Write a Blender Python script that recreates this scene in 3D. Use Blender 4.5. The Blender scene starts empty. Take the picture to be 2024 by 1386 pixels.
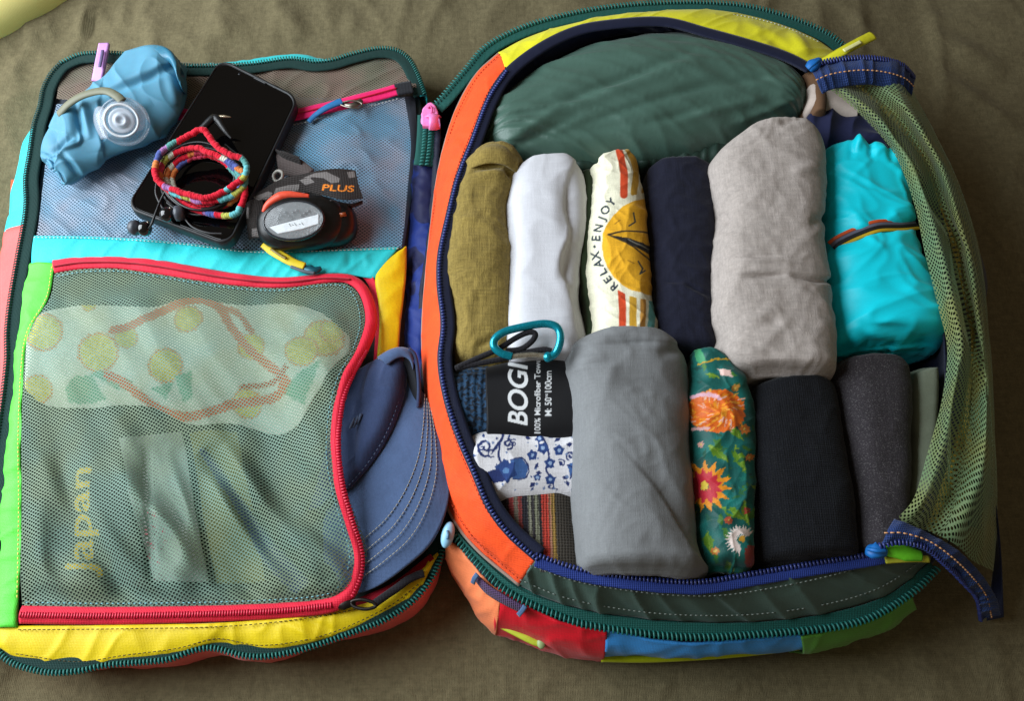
import bpy, math, random
import numpy as np
from mathutils import Vector, Matrix

# ------------------------------------------------------------------ camera
CAM_H, PITCH, FPX, CX, CY = 0.60, math.radians(66.0), 1700.0, 1012.0, 693.0   # photo is 2024 x 1386
SC = bpy.context.scene
COL = SC.collection
cam_data = bpy.data.cameras.new('camera')
cam_data.sensor_width = 36.0
cam_data.lens = 36.0 * FPX / 2024.0
cam_data.clip_start = 0.01
cam_data.clip_end = 100.0
cam = bpy.data.objects.new('camera', cam_data)
cam.location = (0, 0, CAM_H)
cam.rotation_euler = (math.pi/2 - PITCH, 0, 0)
COL.objects.link(cam)
SC.camera = cam

# ------------------------------------------------------------------ light
world = bpy.data.worlds.new('World')
SC.world = world
world.use_nodes = True
bg = world.node_tree.nodes['Background']
bg.inputs[0].default_value = (1.0, 0.82, 0.60, 1)
bg.inputs[1].default_value = 0.12
win = bpy.data.lights.new('window_light', 'AREA')
win.shape = 'RECTANGLE'
win.size, win.size_y = 0.80, 0.95
win.energy = 21.0
win.color = (0.86, 0.94, 1.0)
wo = bpy.data.objects.new('window_light', win)
wo.location = (-0.88, 0.38, 0.60)
wo.rotation_euler = (Vector((0.02, 0.30, 0.0)) - Vector(wo.location)).to_track_quat('-Z', 'Y').to_euler()
COL.objects.link(wo)
vs = SC.view_settings
vs.view_transform = 'Standard'; vs.look = 'None'; vs.exposure = 0.22; vs.gamma = 1.0
SC.cycles.use_denoising = True
SC.cycles.transparent_max_bounces = 24
SC.cycles.max_bounces = 8

# ------------------------------------------------------------------ maths helpers
SP, CP = math.sin(PITCH), math.cos(PITCH)
def P(x, y, z):
    """point of the place that the photo shows at pixel x, y, at height z"""
    a, b = (x - CX)/FPX, (y - CY)/FPX
    d = np.array([a, CP - b*SP, -SP - b*CP])
    t = (z - CAM_H)/d[2]
    return np.array([d[0]*t, d[1]*t, z])
def W(pts, z=None):
    return np.array([P(p[0], p[1], p[2] if len(p) > 2 else z) for p in pts])
def proj(v):
    """where a point shows in the photo (for tracing)"""
    v = np.asarray(v, float)
    q = v - np.array([0, 0, CAM_H])
    dep = q[..., 1]*CP - q[..., 2]*SP
    up = q[..., 1]*SP + q[..., 2]*CP
    return np.stack([CX + FPX*q[..., 0]/dep, CY - FPX*up/dep], -1)

_rng = np.random.RandomState(7)
_perm = np.concatenate([_rng.permutation(256)]*3)
_ga = _rng.rand(256)*2*np.pi
_gx, _gy = np.cos(_ga), np.sin(_ga)
def perlin(x, y, seed=0):
    x = np.asarray(x, float) + seed*17.31; y = np.asarray(y, float) + seed*9.73
    xi = np.floor(x).astype(int); yi = np.floor(y).astype(int)
    xf, yf = x - xi, y - yi
    u = xf*xf*xf*(xf*(xf*6-15)+10); v = yf*yf*yf*(yf*(yf*6-15)+10)
    def g(ix, iy, fx, fy):
        h = _perm[_perm[ix & 255] + (iy & 255)]
        return _gx[h]*fx + _gy[h]*fy
    a = g(xi, yi, xf, yf); b = g(xi+1, yi, xf-1, yf)
    c = g(xi, yi+1, xf, yf-1); d = g(xi+1, yi+1, xf-1, yf-1)
    return ((a*(1-u)+b*u)*(1-v) + (c*(1-u)+d*u)*v)*1.5
def fbm(x, y, seed=0, octv=3):
    s, a = 0, 1.0
    for k in range(octv):
        s = s + a*perlin(x*2**k, y*2**k, seed+k*3); a *= 0.5
    return s
def wrinkles(u, v, specs, seed=0):
    """specs: (freq_u, freq_v, amplitude, kind, rotation_deg); kind 0 soft, 1 sharp ridges, -1 sharp grooves"""
    out = np.zeros_like(u)
    for k, (fu, fv, amp, kind, rot) in enumerate(specs):
        r = math.radians(rot)
        a = u*math.cos(r) + v*math.sin(r); b = -u*math.sin(r) + v*math.cos(r)
        wob = 0.35*perlin(a*fu*0.7+5, b*fv*0.7, seed+31+k)
        n = perlin(a*fu + wob, b*fv + wob, seed+k*5)
        if kind == 1: n = (1 - np.abs(n)*2.2).clip(0, 1)**2.0
        elif kind == 2: n = (1 - np.abs(n)*4.5).clip(0, 1)**1.3
        elif kind == -1: n = -((1 - np.abs(n)*2.2).clip(0, 1)**2.0)
        out = out + amp*n
    return out
def crease_disp(px, creases):
    out = np.zeros(px.shape[:-1])
    for (p0, p1, w, amp) in creases:
        p0, p1 = np.array(p0, float), np.array(p1, float)
        d = p1 - p0; L2 = (d*d).sum()
        t = (((px - p0)*d).sum(-1)/L2).clip(0, 1)
        q = px - (p0 + t[..., None]*d)
        dist = np.sqrt((q*q).sum(-1))
        out += amp*np.exp(-(dist/(w*1.25))**2)*np.sin(np.pi*t)**0.8
    return out
def step_disp(px, steps):
    """cloth edges: the left of each traced line stands a layer higher"""
    out = np.zeros(px.shape[:-1])
    for pts, amp, fall in steps:
        p = spline(np.array(pts, float), 60)
        best = np.full(out.shape, 1e9); sd = np.zeros(out.shape); tt = np.zeros(out.shape)
        for i in range(59):
            a, e = p[i], p[i+1]-p[i]; L2 = (e*e).sum()
            t = (((px-a)*e).sum(-1)/L2).clip(0, 1)
            q = px - (a + t[..., None]*e); d = np.hypot(q[..., 0], q[..., 1])
            s = np.sign(e[0]*q[..., 1] - e[1]*q[..., 0]); m = d < best
            best = np.where(m, d, best); sd = np.where(m, d*s, sd); tt = np.where(m, (i+t)/59, tt)
        edge = 1/(1+np.exp(-sd/1.1))
        out += amp*edge*np.exp(-best/fall)*np.sin(np.pi*tt.clip(0.02, 0.98))**0.5
    return out
def spline(pts, n, closed=False):
    pts = np.asarray(pts, float)
    if closed: q = np.vstack([pts[-1:], pts, pts[:2]])
    else: q = np.vstack([2*pts[0]-pts[1], pts, 2*pts[-1]-pts[-2]])
    out = []
    for i in range(1, len(q)-2):
        p0, p1, p2, p3 = q[i-1], q[i], q[i+1], q[i+2]
        t = np.linspace(0, 1, 24, endpoint=False)[:, None]
        out.append(0.5*((2*p1) + (-p0+p2)*t + (2*p0-5*p1+4*p2-p3)*t*t + (-p0+3*p1-3*p2+p3)*t**3))
    if not closed: out.append(q[-2:-1])
    c = np.vstack(out)
    if closed: c = np.vstack([c, c[:1]])
    s = np.concatenate([[0], np.cumsum(np.linalg.norm(np.diff(c, axis=0), axis=1))])
    t = np.linspace(0, s[-1], n+1)[:-1] if closed else np.linspace(0, s[-1], n)
    return np.stack([np.interp(t, s, c[:, k]) for k in range(c.shape[1])], -1)
def length(c): return float(np.linalg.norm(np.diff(c, axis=0), axis=1).sum())
def grid_normals(V):
    du = np.gradient(V, axis=0); dv = np.gradient(V, axis=1)
    N = np.cross(du, dv); l = np.linalg.norm(N, axis=-1, keepdims=True); l[l < 1e-12] = 1
    return N/l
def sm(a, b, x):
    t = ((x-a)/(b-a)).clip(0, 1) if hasattr(x, 'clip') else min(1, max(0, (x-a)/(b-a)))
    return t*t*(3-2*t)

# ------------------------------------------------------------------ materials
def lin(c):
    c = np.asarray(c, float)/255.0
    return np.where(c <= 0.04045, c/12.92, ((c+0.055)/1.055)**2.4)
MATS = {}
class NT:
    def __init__(s, name):
        s.m = bpy.data.materials.new(name); s.m.use_nodes = True
        s.t = s.m.node_tree; s.t.nodes.clear()
        s.out = s.n('ShaderNodeOutputMaterial')
    def n(s, typ, **kw):
        nd = s.t.nodes.new(typ)
        for k, v in kw.items():
            if k.startswith('i_'): nd.inputs[k[2:].replace('_', ' ')].default_value = v
            elif k.startswith('j'): nd.inputs[int(k[1:])].default_value = v
            else: setattr(nd, k, v)
        return nd
    def l(s, a, ao, b, bi): s.t.links.new(a.outputs[ao], b.inputs[bi])
def set_bsdf(b, **kw):
    for k, v in kw.items(): b.inputs[k].default_value = v
def fabric(name, rgb, rough=0.85, mott=0.12, fuzz=0.25, weave=0.0, weave_mm=0.9, sheen=0.15, spec=0.3, attr=False, fuzz_scale=1500, mott_scale=45, wrinkle=0.0, fleck=0.0, threads=0.0, two=None):
    if name in MATS: return MATS[name]
    k = NT(name)
    b = k.n('ShaderNodeBsdfPrincipled'); k.l(b, 0, k.out, 0)
    set_bsdf(b, Roughness=rough, **{'Sheen Weight': sheen, 'Specular IOR Level': spec, 'Sheen Roughness': 0.4})
    tc = k.n('ShaderNodeTexCoord')
    if attr:
        base = k.n('ShaderNodeAttribute', attribute_name='Col')
    else:
        base = k.n('ShaderNodeRGB'); base.outputs[0].default_value = (*lin(rgb), 1)
    # mottling, broad and fine
    n1 = k.n('ShaderNodeTexNoise', i_Scale=mott_scale, i_Detail=4.0); k.l(tc, 'Object', n1, 'Vector')
    n2 = k.n('ShaderNodeTexNoise', i_Scale=fuzz_scale*0.45, i_Detail=2.0); k.l(tc, 'Object', n2, 'Vector')
    ad = k.n('ShaderNodeMath', operation='MULTIPLY_ADD', j1=0.6); k.l(n1, 0, ad, 0)
    m2 = k.n('ShaderNodeMath', operation='MULTIPLY', j1=0.4); k.l(n2, 0, m2, 0); k.l(m2, 0, ad, 2)
    mr = k.n('ShaderNodeMapRange', j1=0.3, j2=0.7, j3=1-mott, j4=1+mott); k.l(ad, 0, mr, 0)
    mul = k.n('ShaderNodeVectorMath', operation='SCALE'); k.l(base, 0, mul, 0); k.l(mr, 0, mul, 'Scale')
    last = (mul, 0)
    if two is not None:      # patches of a second colour
        tn = k.n('ShaderNodeTexNoise', i_Scale=two[1], i_Detail=1.0); k.l(tc, 'Object', tn, 'Vector')
        tr = k.n('ShaderNodeMapRange', j1=two[2], j2=two[2]+0.03); k.l(tn, 0, tr, 0)
        mx = k.n('ShaderNodeMix', data_type='RGBA'); k.l(tr, 0, mx, 0); k.l(last[0], last[1], mx, 6)
        mx.inputs[7].default_value = (*lin(two[0]), 1); last = (mx, 2)
    if fleck > 0:
        fn = k.n('ShaderNodeTexNoise', i_Scale=1100.0, i_Detail=1.0); k.l(tc, 'Object', fn, 'Vector')
        fr = k.n('ShaderNodeMapRange', j1=0.56, j2=0.70, j3=0.0, j4=fleck); k.l(fn, 0, fr, 0)
        mx = k.n('ShaderNodeMix', data_type='RGBA'); k.l(fr, 0, mx, 0); k.l(last[0], last[1], mx, 6)
        mx.inputs[7].default_value = (0.35, 0.34, 0.33, 1); last = (mx, 2)
    k.l(last[0], last[1], b, 'Base Color')
    # relief
    h = None
    f = k.n('ShaderNodeTexNoise', i_Scale=float(fuzz_scale), i_Detail=2.0); k.l(tc, 'Object', f, 'Vector')
    bp = k.n('ShaderNodeBump', i_Strength=fuzz, i_Distance=0.0006); k.l(f, 0, bp, 'Height')
    prev = bp
    if weave > 0:
        sc = 0.314/(weave_mm/1000.0)
        w1 = k.n('ShaderNodeTexWave', bands_direction='X', i_Scale=sc, i_Distortion=1.5); k.l(tc, 'Object', w1, 'Vector')
        w2 = k.n('ShaderNodeTexWave', bands_direction='Y', i_Scale=sc, i_Distortion=1.5); k.l(tc, 'Object', w2, 'Vector')
        wa = k.n('ShaderNodeMath', operation='ADD'); k.l(w1, 1, wa, 0); k.l(w2, 1, wa, 1)
        b2 = k.n('ShaderNodeBump', i_Strength=weave, i_Distance=0.0006); k.l(wa, 0, b2, 'Height'); k.l(prev, 0, b2, 'Normal'); prev = b2
    if threads > 0:        # slubby yarns both ways, in colour and relief
        hs = []
        for sc3 in ((2200, 160, 2200), (160, 2200, 2200)):
            mp = k.n('ShaderNodeVectorMath', operation='MULTIPLY', j1=sc3); k.l(tc, 'Object', mp, 0)
            tn = k.n('ShaderNodeTexNoise', i_Scale=0.35, i_Detail=3.0); k.l(mp, 0, tn, 'Vector'); hs.append(tn)
        ta = k.n('ShaderNodeMath', operation='ADD'); k.l(hs[0], 0, ta, 0); k.l(hs[1], 0, ta, 1)
        tm = k.n('ShaderNodeMapRange', j1=0.75, j2=1.25, j3=1-threads*0.5, j4=1+threads*0.5); k.l(ta, 0, tm, 0)
        tv = k.n('ShaderNodeVectorMath', operation='SCALE'); k.l(last[0], last[1], tv, 0); k.l(tm, 0, tv, 'Scale'); k.l(tv, 0, b, 'Base Color')
        bt_ = k.n('ShaderNodeBump', i_Strength=min(1.0, threads*1.5), i_Distance=0.0006); k.l(ta, 0, bt_, 'Height'); k.l(prev, 0, bt_, 'Normal'); prev = bt_
    if wrinkle > 0:
        wn = k.n('ShaderNodeTexNoise', i_Scale=70.0, i_Detail=5.0, i_Distortion=0.8, noise_type='RIDGED_MULTIFRACTAL'); k.l(tc, 'Object', wn, 'Vector')
        b3 = k.n('ShaderNodeBump', i_Strength=wrinkle, i_Distance=0.002); k.l(wn, 0, b3, 'Height'); k.l(prev, 0, b3, 'Normal'); prev = b3
    k.l(prev, 0, b, 'Normal')
    MATS[name] = k.m
    return k.m
def plain(name, rgb, rough=0.4, metal=0.0, spec=0.5, trans=0.0, coat=0.0, bump=0.0, bscale=400, ior=1.45, sss=0.0):
    if name in MATS: return MATS[name]
    k = NT(name); b = k.n('ShaderNodeBsdfPrincipled'); k.l(b, 0, k.out, 0)
    tc = k.n('ShaderNodeTexCoord')
    n = k.n('ShaderNodeTexNoise', i_Scale=float(bscale), i_Detail=3.0); k.l(tc, 'Object', n, 'Vector')
    mr = k.n('ShaderNodeMapRange', j1=0.3, j2=0.7, j3=0.92, j4=1.08); k.l(n, 0, mr, 0)
    rg = k.n('ShaderNodeRGB'); rg.outputs[0].default_value = (*lin(rgb), 1)
    mu = k.n('ShaderNodeVectorMath', operation='SCALE'); k.l(rg, 0, mu, 0); k.l(mr, 0, mu, 'Scale'); k.l(mu, 0, b, 'Base Color')
    rr = k.n('ShaderNodeMapRange', j1=0.3, j2=0.7, j3=max(rough-0.06, 0.02), j4=min(rough+0.06, 1)); k.l(n, 0, rr, 0); k.l(rr, 0, b, 'Roughness')
    set_bsdf(b, Metallic=metal, IOR=ior, **{'Specular IOR Level': spec, 'Transmission Weight': trans, 'Coat Weight': coat})
    if sss > 0:
        set_bsdf(b, **{'Subsurface Weight': sss, 'Subsurface Scale': 0.004})
    if bump > 0:
        bp = k.n('ShaderNodeBump', i_Strength=bump, i_Distance=0.0005); k.l(n, 0, bp, 'Height'); k.l(bp, 0, b, 'Normal')
    MATS[name] = k.m
    return k.m
def netting(name, rgb, pitch=0.0034, hole=0.25, rgb2=None):
    """knitted net: threads with a lattice of round holes; UV is in metres"""
    if name in MATS: return MATS[name]
    k = NT(name)
    b = k.n('ShaderNodeBsdfPrincipled')
    set_bsdf(b, Roughness=0.6, **{'Sheen Weight': 0.25, 'Specular IOR Level': 0.35})
    uv = k.n('ShaderNodeUVMap')
    tc = k.n('ShaderNodeTexCoord')
    dn = k.n('ShaderNodeTexNoise', i_Scale=110.0, i_Detail=1.0); k.l(tc, 'Object', dn, 'Vector')
    ds = k.n('ShaderNodeVectorMath', operation='SCALE', i_Scale=0.0012); k.l(dn, 1, ds, 0)
    ua = k.n('ShaderNodeVectorMath', operation='ADD'); k.l(uv, 0, ua, 0); k.l(ds, 0, ua, 1)
    sc = k.n('ShaderNodeVectorMath', operation='MULTIPLY', j1=(1/pitch, 1/(pitch*0.82), 0)); k.l(ua, 0, sc, 0)
    ds_ = []
    for off in ((0, 0, 0), (0.5, 0.5, 0)):
        a = k.n('ShaderNodeVectorMath', operation='ADD', j1=off); k.l(sc, 0, a, 0)
        f = k.n('ShaderNodeVectorMath', operation='FRACTION'); k.l(a, 0, f, 0)
        s = k.n('ShaderNodeVectorMath', operation='SUBTRACT', j1=(0.5, 0.5, 0)); k.l(f, 0, s, 0)
        g = k.n('ShaderNodeVectorMath', operation='LENGTH'); k.l(s, 0, g, 0); ds_.append(g)
    mn = k.n('ShaderNodeMath', operation='MINIMUM'); k.l(ds_[0], 'Value', mn, 0); k.l(ds_[1], 'Value', mn, 1)
    mr = k.n('ShaderNodeMapRange', j1=hole-0.03, j2=hole+0.03); k.l(mn, 0, mr, 0)
    no = k.n('ShaderNodeTexNoise', i_Scale=30.0, i_Detail=2.0); k.l(tc, 'Object', no, 'Vector')
    if rgb2 is None: rgb2 = tuple(int(c*0.85) for c in rgb)
    mx = k.n('ShaderNodeMix', data_type='RGBA')
    rm = k.n('ShaderNodeMapRange', j1=0.35, j2=0.65); k.l(no, 0, rm, 0); k.l(rm, 0, mx, 0)
    mx.inputs[6].default_value = (*lin(rgb), 1); mx.inputs[7].default_value = (*lin(rgb2), 1)
    k.l(mx, 2, b, 'Base Color')
    bp = k.n('ShaderNodeBump', i_Strength=0.6, i_Distance=0.0006); k.l(mn, 0, bp, 'Height'); k.l(bp, 0, b, 'Normal')
    tl = k.n('ShaderNodeBsdfTranslucent'); k.l(mx, 2, tl, 0)
    m0 = k.n('ShaderNodeMixShader', j0=0.25); k.l(b, 0, m0, 1); k.l(tl, 0, m0, 2)
    tr = k.n('ShaderNodeBsdfTransparent')
    ms = k.n('ShaderNodeMixShader'); k.l(mr, 0, ms, 0); k.l(tr, 0, ms, 1); k.l(m0, 0, ms, 2)
    k.l(ms, 0, k.out, 0)
    MATS[name] = k.m
    return k.m

# ------------------------------------------------------------------ object helpers
def finish(name, me, mat, parent=None, smooth=True):
    o = bpy.data.objects.new(name, me); COL.objects.link(o)
    me.materials.append(mat)
    if smooth: me.polygons.foreach_set('use_smooth', np.ones(len(me.polygons), bool))
    if parent is not None:
        o.parent = parent
        o.matrix_parent_inverse = Matrix.Translation(-Vector(parent.get('base', (0, 0, 0))))
    return o
def mesh_from(verts, faces):
    me = bpy.data.meshes.new('mesh')
    verts = np.asarray(verts, np.float32); faces = np.asarray(faces, np.int32)
    nf, k = faces.shape
    me.vertices.add(len(verts)); me.vertices.foreach_set('co', verts.ravel())
    me.loops.add(nf*k); me.loops.foreach_set('vertex_index', faces.ravel())
    me.polygons.add(nf); me.polygons.foreach_set('loop_start', np.arange(0, nf*k, k, dtype=np.int32))
    me.update(calc_edges=True); me.validate()
    return me
def tag(o, label=None, cat=None, group=None, kind=None):
    if label: o['label'] = label
    if cat: o['category'] = cat
    if group: o['group'] = group
    if kind: o['kind'] = kind
    return o
def thing(name, label, cat, loc, group=None):
    o = bpy.data.objects.new(name, None); COL.objects.link(o)
    o.empty_display_size = 0.02
    o.location = tuple(float(c) for c in loc)
    o['base'] = tuple(float(c) for c in loc)
    return tag(o, label, cat, group)
def grid_faces(n, m, cu=False, cv=False):
    i = np.arange(n if cu else n-1); j = np.arange(m if cv else m-1)
    I, J = np.meshgrid(i, j, indexing='ij')
    I2, J2 = (I+1) % n, (J+1) % m
    return np.stack([I*m+J, I2*m+J, I2*m+J2, I*m+J2], -1).reshape(-1, 4)
def set_uv_col(me, uv=None, col=None):
    vi = np.empty(len(me.loops), np.int32); me.loops.foreach_get('vertex_index', vi)
    if uv is not None:
        l = me.uv_layers.new(name='UVMap')
        l.data.foreach_set('uv', np.ascontiguousarray(uv.reshape(-1, 2)[vi], np.float32).ravel())
    if col is not None:
        a = me.color_attributes.new('Col', 'FLOAT_COLOR', 'POINT')
        c = np.ones((len(me.vertices), 4), np.float32); c[:, :3] = col.reshape(-1, 3)
        a.data.foreach_set('color', c.ravel())
def grid_obj(name, V, mat, parent=None, cu=False, cv=False, uv=None, col=None, thick=0.0):
    n, m = V.shape[:2]
    me = mesh_from(V.reshape(-1, 3), grid_faces(n, m, cu, cv))
    set_uv_col(me, uv, col)
    o = finish(name, me, mat, parent)
    if thick > 0:
        s = o.modifiers.new('thickness', 'SOLIDIFY'); s.thickness = thick; s.offset = -1.0
    return o
def resample(A, n): return spline(W(A) if not isinstance(A, np.ndarray) else A, n)
def loft(name, polys, mat, parent=None, n=80, m=24, bulge=0.0, wr=(), creases=(), seed=0, thick=0.0008, canvas=None, uvmode='arc', hf=None, pin=True, order=3):
    """fabric panel through a row of traced edges (x, y, z)"""
    C = np.stack([resample(p, n) for p in polys], 1)          # n, k, 3
    if len(polys) == 2:
        v = np.linspace(0, 1, m)[None, :, None]
        V = C[:, :1]*(1-v) + C[:, 1:]*v
    else:
        V = np.stack([spline(C[i], m) for i in range(n)], 0)
    vv = np.linspace(0, 1, m)[None, :]
    V = V.copy()
    V[..., 2] += bulge*np.sin(np.pi*vv)
    px = proj(V)
    if hf is not None: V[..., 2] += hf(px[..., 0], px[..., 1])
    du = np.linalg.norm(np.diff(V, axis=0), axis=-1).mean(1); U = np.concatenate([[0], np.cumsum(du)])[:, None]*np.ones((1, m))
    dv = np.linalg.norm(np.diff(V, axis=1), axis=-1); Vv = np.concatenate([np.zeros((n, 1)), np.cumsum(dv, 1)], 1)
    d = wrinkles(U, Vv, wr, seed) if len(wr) else np.zeros((n, m))
    if len(creases): d = d + crease_disp(px, creases)
    N = grid_normals(V)
    sgn = 1.0 if np.median(N[..., 2]) >= 0 else -1.0
    N = N*sgn
    if pin: d = d*np.minimum(1, np.minimum(vv, 1-vv)/0.12 + 0.25)
    V = V + N*d[..., None]
    Uc = np.concatenate([np.zeros((1, m)), np.cumsum(np.linalg.norm(np.diff(V, axis=0), axis=-1), 0)], 0)
    uv = np.stack([Uc, Vv], -1) if uvmode == 'arc' else V[..., :2]
    col = canvas.sample(px) if canvas is not None else None
    if sgn < 0: V = V[:, ::-1]; uv = uv[:, ::-1]; col = None if col is None else col[:, ::-1]
    return grid_obj(name, V, mat, parent, uv=uv, col=col, thick=thick)
def tube_mesh(path, r, k=10, closed=False, flat=1.0, caps=True):
    path = np.asarray(path, float); n = len(path)
    T = np.gradient(path, axis=0)
    if closed: T = np.roll(path, -1, 0) - np.roll(path, 1, 0)
    T /= np.linalg.norm(T, axis=1, keepdims=True) + 1e-12
    up = np.array([0, 0, 1.0])
    S = np.cross(T, up); l = np.linalg.norm(S, axis=1, keepdims=True)
    S = np.where(l > 1e-4, S/np.maximum(l, 1e-9), np.array([1.0, 0, 0]))
    Nn = np.cross(S, T)
    r = np.broadcast_to(np.asarray(r, float), (n,)) if np.ndim(r) <= 1 else r
    a = np.linspace(0, 2*np.pi, k, endpoint=False)
    V = path[:, None] + r[:, None, None]*(np.cos(a)[None, :, None]*S[:, None] + flat*np.sin(a)[None, :, None]*Nn[:, None])
    if caps and not closed:
        V = np.concatenate([path[:1, None] + 0*V[:1], V, path[-1:, None] + 0*V[-1:]], 0)
    return V
def tube(name, path, r, mat, parent=None, k=10, closed=False, flat=1.0, col=None):
    V = tube_mesh(path, r, k, closed, flat)
    return grid_obj(name, V, mat, parent, cu=closed, cv=True, col=col)
BOXF = np.array([[0,1,3,2],[4,6,7,5],[0,4,5,1],[2,3,7,6],[0,2,6,4],[1,5,7,3]])
def bars(name, cen, ax, ay, az, mat, parent, kind='stuff'):
    """many tiny bars in one part: centres, and half-extent vectors per bar"""
    cen = np.asarray(cen); n = len(cen)
    sg = np.array([[x, y, z] for x in (-1, 1) for y in (-1, 1) for z in (-1, 1)], float)
    V = cen[:, None] + sg[None, :, :1]*ax[:, None] + sg[None, :, 1:2]*ay[:, None] + sg[None, :, 2:]*az[:, None]
    F = (BOXF[None] + 8*np.arange(n)[:, None, None]).reshape(-1, 4)
    o = finish(name, mesh_from(V.reshape(-1, 3), F), mat, parent, smooth=False)
    if kind: o['kind'] = kind
    return o
def path_frame(path, closed=False):
    T = np.gradient(path, axis=0); T /= np.linalg.norm(T, axis=1, keepdims=True) + 1e-12
    S = np.cross(T, [0, 0, 1.0]); S /= np.linalg.norm(S, axis=1, keepdims=True) + 1e-12
    return T, S, np.cross(S, T)
def teeth(name, pts, mat, parent, pitch=0.0030, wid=0.0042, thk=0.0009, hei=0.0014, lift=0.0, kind='stuff', shift=0.0):
    c = W(pts) if not isinstance(pts, np.ndarray) else pts
    c = spline(c, 400)
    n = max(3, int(length(c)/pitch)); c = spline(c, n)
    T, S, N = path_frame(c)
    jit = 1 + 0.06*np.random.RandomState(n).randn(n, 1)
    return bars(name, c + N*(lift) + S*shift, T*thk, S*wid*0.5*jit, N*hei*0.5, mat, parent, kind)
def coil(name, pts, mat, parent, pitch=0.0030, wid=0.0048, rad=0.0009, lift=0.0, shift=0.0):
    """spiral zipper coil: one rounded loop after another"""
    c = W(pts) if not isinstance(pts, np.ndarray) else pts
    c = spline(c, 400)
    n = max(3, int(length(c)/pitch)); c = spline(c, n)
    T, S, N = path_frame(c)
    s = np.array([-1, -0.8, -0.3, 0.3, 0.8, 1.0]); z = np.array([-0.6, 0.45, 1.0, 1.0, 0.45, -0.6])
    a = np.linspace(0, 2*np.pi, 5, endpoint=False)
    mid = c[:, None] + S[:, None]*(s[None, :, None]*wid*0.5 + shift) + N[:, None]*(z[None, :, None]*wid*0.20 + lift) + T[:, None]*(s[None, :, None]*pitch*0.12)
    V = mid[:, :, None] + rad*(np.cos(a)[None, None, :, None]*T[:, None, None] + np.sin(a)[None, None, :, None]*N[:, None, None])
    base = grid_faces(6, 5, False, True)
    F = (base[None] + 30*np.arange(n)[:, None, None]).reshape(-1, 4)
    o = finish(name, mesh_from(V.reshape(-1, 3), F), mat, parent)
    o['kind'] = 'stuff'
    return o
def stitches(name, pts, mat, parent, pitch=0.0030, dash=0.0017, wid=0.0005, lift=0.0006, kind='stuff'):
    c = W(pts) if not isinstance(pts, np.ndarray) else pts
    c = spline(c, 300)
    n = max(3, int(length(c)/pitch)); c = spline(c, n)
    T, S, N = path_frame(c)
    return bars(name, c + N*lift, T*dash*0.5, S*wid*0.5, N*0.0003, mat, parent, kind)
def ribbon(name, pts, wid, mat, parent, n=80, m=7, lift=0.0, arch=0.0, wr=(), seed=0, thick=0.0008, shift=0.0, canvas=None, tilt=None):
    """tape of a given width along a traced line"""
    c = W(pts) if not isinstance(pts, np.ndarray) else pts
    c = spline(c, n)
    T, S, N = path_frame(c)
    if tilt is not None: 
        ct, st = math.cos(tilt), math.sin(tilt); S, N = S*ct + N*st, N*ct - S*st
    v = np.linspace(-1, 1, m)
    w = np.broadcast_to(np.asarray(wid, float), (n,)) if np.ndim(wid) == 0 else spline(np.asarray(wid, float)[:, None], n)[:, 0]
    V = c[:, None] + S[:, None]*(v[None, :, None]*w[:, None, None]*0.5 + shift) + N[:, None]*(lift + arch*(1-v[None, :, None]**2))
    U = np.concatenate([[0], np.cumsum(np.linalg.norm(np.diff(c, axis=0), axis=1))])[:, None]*np.ones((1, m))
    if len(wr):
        d = wrinkles(U, v[None, :]*np.mean(w)*0.5 + 0*U, wr, seed)
        V = V + N[:, None]*d[..., None]
    uv = np.stack([U, v[None, :]*np.mean(w)*0.5 + 0*U], -1)
    col = canvas.sample(proj(V)) if canvas is not None else None
    V = V[:, ::-1]; uv = uv[:, ::-1]; col = None if col is None else col[:, ::-1]
    return grid_obj(name, V, mat, parent, uv=uv, col=col, thick=thick)
def prism(name, outline, h, mat, parent, bev=0.0008, top=None, bend=None):
    """rounded plate from a closed world outline (k,3): bevelled upper edge, height h"""
    o = np.asarray(outline, float); k = len(o)
    c = o.mean(0)
    d = o - c; dl = np.linalg.norm(d[:, :2], axis=1, keepdims=True)
    rings = []
    for (s, z) in ((0, -h), (0, -bev), (0.3, -0.3*bev), (1.0, 0.0)):
        q = o - d/np.maximum(dl, 1e-9)*s*bev; q = q.copy(); q[:, 2] = o[:, 2] + z; rings.append(q)
    V = np.array(rings)
    F = [tuple(r*k + np.array(f)) for r in range(3) for f in [(i, (i+1) % k, k+(i+1) % k, k+i) for i in range(k)]]
    me = bpy.data.meshes.new('mesh')
    me.from_pydata(V.reshape(-1, 3).tolist(), [], [tuple(int(x) for x in f) for f in F] + [tuple(range(3*k, 4*k)), tuple(range(k-1, -1, -1))])
    me.update()
    ob = finish(name, me, mat, parent, smooth=False)
    return ob
def round_quad(c4, rad, k=8, inset=0.0):
    """rounded-corner outline inside four world corners, order around"""
    c4 = np.asarray(c4, float); out = []
    if inset:
        cen = c4.mean(0); q = []
        for i in range(4):
            a = c4[i-1]-c4[i]; b = c4[(i+1) % 4]-c4[i]
            q.append(c4[i] + inset*(a/np.linalg.norm(a) + b/np.linalg.norm(b)))
        c4 = np.array(q)
    for i in range(4):
        a = c4[i-1]-c4[i]; b = c4[(i+1) % 4]-c4[i]
        a /= np.linalg.norm(a); b /= np.linalg.norm(b)
        for t in np.linspace(0, 1, k):
            th = t*np.pi/2
            out.append(c4[i] + rad*((1-math.sin(th))*a + (1-math.cos(th))*b))
    return np.array(out)
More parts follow.
